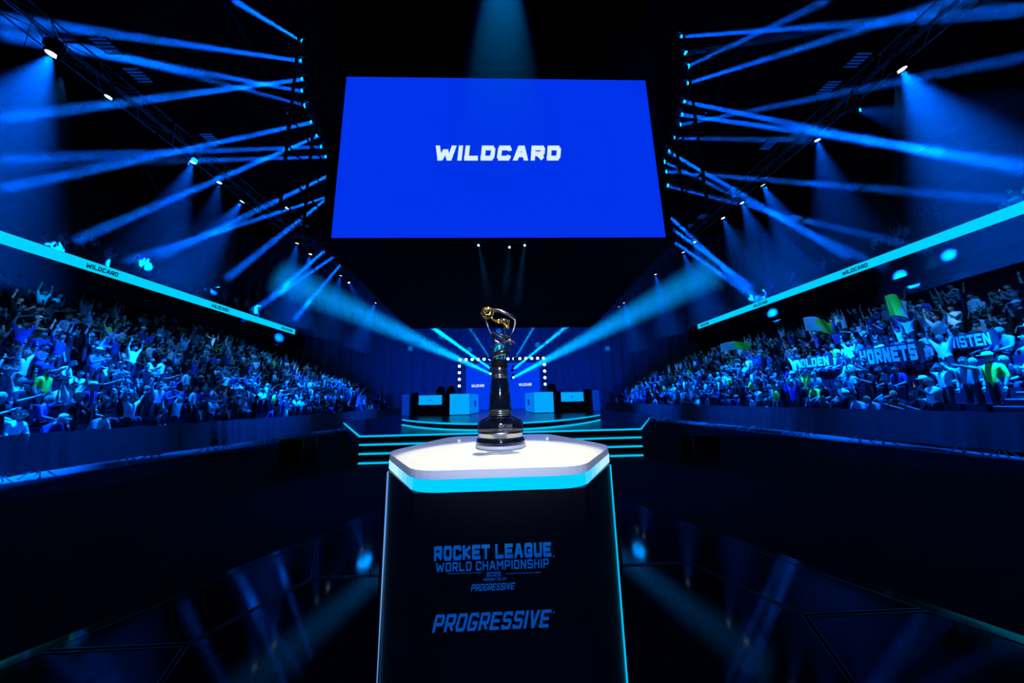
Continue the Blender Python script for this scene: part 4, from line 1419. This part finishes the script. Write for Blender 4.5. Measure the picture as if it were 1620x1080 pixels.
rs = random.Random(11)
seats = {-1: [], 1: []}
for sx in (-1, 1):
    for i in range(ROWS[sx] + (2 if sx < 0 else 1)):
        x0, z, ys, ye = row_geom(sx, i)
        y = max(6.0, ys)
        if sx > 0 and i < 4:
            y = 8.5 - i * 0.2
        late = i >= ROWS[sx]
        while y < ye - 0.3:
            seats[sx].append((sx * (x0 + 0.42), y, z, i, late))
            y += 0.50
used = set()
group_of = {-1: 'spectators in the left stand', 1: 'spectators in the right stand'}
rest = {-1: [], 1: []}
for sx in (-1, 1):
    cand = []
    nm = 'left' if sx < 0 else 'right'
    for (x, y, z, i, late) in seats[sx]:
        if rs.random() < (0.72 if late else 0.10):
            continue
        p = proj((x, y, z + 1.0))
        if p is None or not (-25 < p[0] < 1645):
            continue
        cand.append((p[2] + 0.0 * i, x, y, z, i))
    cand.sort()
    n_made = 0
    for n_, (dd, x, y, z, i) in enumerate(cand):
        jx, jy = rs.uniform(-0.06, 0.06), rs.uniform(-0.08, 0.08)
        rz = face_dir(sx) + rs.uniform(-0.35, 0.35)
        pi = rs.choices(range(len(POSES)), PW)[0]
        if n_made < 146:
            for _ in range(60):
                sh = rs.choices(range(len(SHIRTS)), [s_[2] for s_ in SHIRTS])[0]
                cap = rs.choice([None] * 10 + [0, 1])
                hair = rs.choice([0.0, 0.0, 0.06, 0.5])
                pi = rs.choices(range(len(POSES)), PW)[0]
                hd = CAPS[cap][0] if cap is not None else ('fair hair' if hair > 0.3 else 'dark hair')
                lb = f'{SHIRTS[sh][0]} shirted spectator, {hd}, {POSES[pi][3]}, {ORD[i]} row, {nm} stand'
                if lb not in used:
                    break
            if hides_banner(x, y, z, 1.75) and x < onstand((BAN[0][0]), 560, 1.0, 1).x + 0.2:
                if hides_banner(x, y, z, 1.25) and hides_banner(x, y, z, 1.35):
                    continue
                pi = 5
                lb = f'{SHIRTS[sh][0]} shirted spectator, {hd}, {POSES[pi][3]}, {ORD[i]} row, {nm} stand'
                k_ = 0
                while lb in used:
                    sh = (sh + 1) % len(SHIRTS)
                    k_ += 1
                    if k_ > 12:
                        break
                    lb = f'{SHIRTS[sh][0]} shirted spectator, {hd}, {POSES[pi][3]}, {ORD[i]} row, {nm} stand'
            used.add(lb)
            n_made += 1
            add_person((x + jx, y + jy, z), rz, pi, sh, hair, cap, lb, group_of[sx], rs.uniform(0.94, 1.05))
        else:
            rest[sx].append((x + jx, y + jy, z, rz, pi, rs.uniform(0.92, 1.05)))
    # sparse people along the balcony rail
    y = 12.0
    while y < 34:
        if rs.random() < 0.5:
            k = rs.choice((0, 0, 1))
            rest[sx].append((sx * (23.35 + 0.9 * k), y, 9.30 + 0.62 * k, face_dir(sx), rs.choice((0, 1, 5, 6, 9, 8)), 1.0))
        y += 0.6

# everybody farther away, one crowd per stand
def attr_material(name, attr, rough=0.85):
    m = principled(name, (0.5, 0.5, 0.5), rough, spec=0.15)
    nt = m.node_tree
    a = nt.nodes.new('ShaderNodeAttribute')
    a.attribute_name = attr
    nt.links.new(a.outputs['Color'], nt.nodes['Principled BSDF'].inputs['Base Color'])
    return m


crowd_mat = attr_material('crowd_clothes', 'Col')


def mesh_arrays(me):
    nv = len(me.vertices)
    co = np.empty(nv * 3, np.float32); me.vertices.foreach_get('co', co)
    ls = np.empty(len(me.loops), np.int32); me.loops.foreach_get('vertex_index', ls)
    st = np.empty(len(me.polygons), np.int32); me.polygons.foreach_get('loop_start', st)
    lt = np.empty(len(me.polygons), np.int32); me.polygons.foreach_get('loop_total', lt)
    mi = np.empty(len(me.polygons), np.int32); me.polygons.foreach_get('material_index', mi)
    return co.reshape(-1, 3), ls, st, lt, mi


def joined(name, items, arrays, mats, colour_fn, smooth=True):
    CO, LS, LT, CC = [], [], [], []
    nv = 0
    for it in items:
        x, y, z, rz, k, s_ = it
        co, ls, st, lt, mi = arrays[k]
        c, s = math.cos(rz), math.sin(rz)
        R_ = np.array([[c, s, 0], [-s, c, 0], [0, 0, 1]], np.float32)
        CO.append(co @ R_ * s_ + np.array([x, y, z], np.float32))
        LS.append(ls + nv)
        LT.append(lt)
        pal = colour_fn(it)
        CC.append(np.repeat(pal[mi], lt, axis=0))
        nv += len(co)
    CO, LS, LT, CC = np.concatenate(CO), np.concatenate(LS), np.concatenate(LT), np.concatenate(CC)
    me = bpy.data.meshes.new(name)
    me.vertices.add(len(CO)); me.vertices.foreach_set('co', CO.astype(np.float32).ravel())
    me.loops.add(len(LS)); me.loops.foreach_set('vertex_index', LS.astype(np.int32))
    me.polygons.add(len(LT))
    me.polygons.foreach_set('loop_start', np.concatenate([[0], np.cumsum(LT)[:-1]]).astype(np.int32))
    me.polygons.foreach_set('loop_total', LT.astype(np.int32))
    me.polygons.foreach_set('use_smooth', np.full(len(LT), smooth))
    ca = me.color_attributes.new('Col', 'FLOAT_COLOR', 'CORNER')
    ca.data.foreach_set('color', np.concatenate([CC, np.ones((len(CC), 1), np.float32)], axis=1).astype(np.float32).ravel())
    me.materials.append(mats)
    me.update(calc_edges=True)
    me.validate()
    o = bpy.data.objects.new(name, me)
    COL.objects.link(o)
    return o


rc = random.Random(5)


def crowd_palette(it):
    sh = rc.choices(SHIRTS, [s_[2] for s_ in SHIRTS])[0][1]
    hair = rc.choice([(0.012, 0.01, 0.01), (0.012, 0.01, 0.01), (0.05, 0.03, 0.02), (0.3, 0.22, 0.12), (0.7, 0.7, 0.72)])
    sk = rc.choice([(0.4, 0.29, 0.24), (0.33, 0.24, 0.19), (0.2, 0.13, 0.09)])
    return np.array([sk, sh, (0.02, 0.022, 0.04), (0.2, 0.2, 0.2), hair, (0.01, 0.01, 0.01)], np.float32)


PA = [mesh_arrays(m) for m in PL]
for sx, nm in ((-1, 'left'), (1, 'right')):
    o = joined('crowd', rest[sx], PA, crowd_mat, crowd_palette)
    tag(o, f'dense crowd of distant spectators filling the far part of the {nm} stand', 'crowd', None, 'stuff')

# seats
b = MB()
b.box((0, 0.0, 0.43), (0.44, 0.40, 0.04)); b.box((0, -0.21, 0.66), (0.44, 0.04, 0.42)); b.box((0, -0.12, 0.21), (0.30, 0.05, 0.42))
seat_me = b.mesh('seat', [M['seat']])
SA = [mesh_arrays(seat_me)]
for sx, nm in ((-1, 'left'), (1, 'right')):
    items = []
    for i in range(14):
        x0, z, ys, ye = row_geom(sx, i)
        y = max(6.0, ys) if not (sx > 0 and i < 4) else 8.5 - i * 0.2
        while y < ye - 0.3:
            items.append((sx * (x0 + 0.55), y, z, math.atan2(0.0, -sx) - PI / 2, 0, 1.0))
            y += 0.50
    o = joined('seats', items, SA, attr_material('seat_' + nm, 'Col', 0.45), lambda it: np.array([(0.008, 0.010, 0.022)], np.float32), False)
    tag(o, f'rows of dark folding seats under the spectators of the {nm} stand', 'seats', None, 'stuff')


# ------------------------------------------------------------------ flags, banners and special figures
def banner(px0, px1, pyc, hpx, word, label, weight, rough=0.0):
    c = onstand((px0 + px1) / 2, pyc, 1.05, 1)
    a, d = atX(px0, pyc, c.x), atX(px1, pyc, c.x)
    slope = (d.z - a.z)
    L = abs(d.y - a.y)
    t_, u_ = atX((px0 + px1) / 2, pyc - hpx / 2, c.x), atX((px0 + px1) / 2, pyc + hpx / 2, c.x)
    h = t_.z - u_.z
    zc = (a.z + d.z) / 2
    yc = (a.y + d.y) / 2
    e = empty('banner', (c.x - 0.35, yc, zc - h / 2), label=label, cat='banner')
    b = MB(); b.sm = True
    vs, fs = [], []
    nx, nz = 24, 4
    for i in range(nx + 1):
        for j in range(nz + 1):
            vs.append((0.03 * math.sin(i * 1.1) + 0.02 * math.sin(j + i * 0.5), -L / 2 - 0.1 + (L + 0.2) * i / nx, h * 1.25 * j / nz - 0.12 * h + 0.03 * math.sin(i * 0.7)))
    for i in range(nx):
        for j in range(nz):
            p = i * (nz + 1) + j
            fs.append((p, p + 1, p + nz + 2, p + nz + 1))
    b.add(vs, fs); b.build('cloth', M['flagdark'], e)
    b = MB(); text_mesh(b, word, (-0.07, 0, h / 2), (0, -1, 0), (0, 0, 1), h, L * 0.96, weight=weight, depth=0.01, gap=0.14); b.build('lettering', M['letterblue'], e)


banner(1270, 1327, 573, 14, 'GOLDEN', 'dark banner with pale letters reading GOLDEN held up in the right stand', 0.24)
banner(1374, 1472, 561, 24, 'HORNETS', 'dark banner with large pale letters reading HORNETS in the right stand', 0.25)
banner(1514, 1590, 539, 19, 'WISTEN', 'dark banner with pale letters reading WISTEN high in the right stand', 0.2)


def flag(px, py, wpx, hpx, label, h0, amp=0.12, flip=1, tiltz=0.0):
    c = onstand(px, py, h0, 1)
    zc = (c - EYEP).dot(fw)
    w, h = wpx / F * zc, hpx / F * zc
    e = empty('flag', (c.x, c.y, c.z - h / 2), rz=-0.35, label=label, cat='flag')
    b = MB(); b.sm = True
    nx, nz = 16, 8
    vs, fs, mi = [], [], []
    for i in range(nx + 1):
        for j in range(nz + 1):
            u_, v_ = i / nx, j / nz
            vs.append((w * (u_ - 0.5), amp * math.sin(u_ * 7 + v_ * 2) * (0.3 + u_), h * (v_ - 0.5) + h / 2 + 0.18 * h * math.sin(u_ * 4.0 + 0.5) + tiltz * (u_ - 0.5)))
    k = 0
    for i in range(nx):
        for j in range(nz):
            p = i * (nz + 1) + j
            b.cur = 0 if (i / nx * flip + (0 if flip > 0 else 1)) > 0.42 + 0.1 * math.sin(j) else 1
            b.add([vs[p], vs[p + 1], vs[p + nz + 2], vs[p + nz + 1]], [(0, 3, 2, 1)])
    b.build('cloth', [M['flaggreen'], M['flagwhite']], e)
    b = MB(); xp = -w / 2 if flip < 0 else w / 2
    b.tube([(xp, 0.0, -0.9), (xp, 0.0, h * 1.2)], 0.014, 6); b.build('pole', M['alu'], e)


flag(1164, 548, 42, 13, 'long green flag with pale lower edge drooping over the far right crowd', 1.9, 0.2, 1, 0.2)
flag(1296, 516, 36, 22, 'waving green and white flag in the middle of the right stand', 2.2, 0.15, 1, -0.2)
flag(1421, 487, 26, 34, 'upright green and white flag high at the back of the right stand', 2.3, 0.12, -1, 0.0)

for (px, py, X, z, pi, sh, lb) in (
        (66, 470, -21.6, None, 1, 0, 'brightly lit spectator in white at the top of the left stand, arms raised'),
        (92, 470, -21.6, None, 3, 0, 'brightly lit spectator in white clapping at the top of the left stand'),
        (168, 415, -23.2, 9.3, 3, 0, 'pale lit figure clapping at the balcony rail above the left ribbon lettering'),
        (391, 492, -23.2, 9.3, 1, 2, 'grey figure raising arms at the balcony rail near the far end of the left ribbon'),
        (1305, 436, 23.2, 9.2, 1, 0, 'pale figure with raised arms at the balcony rail above the right ribbon'),
        (1440, 388, 23.2, 9.2, 8, 5, 'pale blue figure pointing from the balcony rail above the right ribbon'),
        (1418, 462, 19.8, None, 11, 6, 'lime green figure with arms spread wide above the upright flag')):
    p = atX(px, py, X)
    zz = (z if z is not None else p.z - 1.1)
    if z is None:
        zz = 0.25 + RISE * int((abs(X) - 12.0) / ROWP)
    add_person((X, p.y, zz), face_dir(-1 if X < 0 else 1), pi, sh, 0.0, None, lb, None)

# stairs at the near end of the right stand
st = empty('aisle_stairs', (12.0, 6.6, 0.0), label='dark aisle stairs with pale edges beside the right stand, near the frame edge', cat='stairs')
for k in range(7):
    b = MB(); b.box((0.36 * k + 0.18, 0, (0.95 + 0.17 * k) / 2), (0.36, 2.6, 0.95 + 0.17 * k)); b.build('step', M['tier'], st)
    b = MB(); b.box((0.36 * k + 0.02, 0, 0.96 + 0.17 * k), (0.05, 2.6, 0.02)); b.build('edge_strip', M['flagwhite'], st)
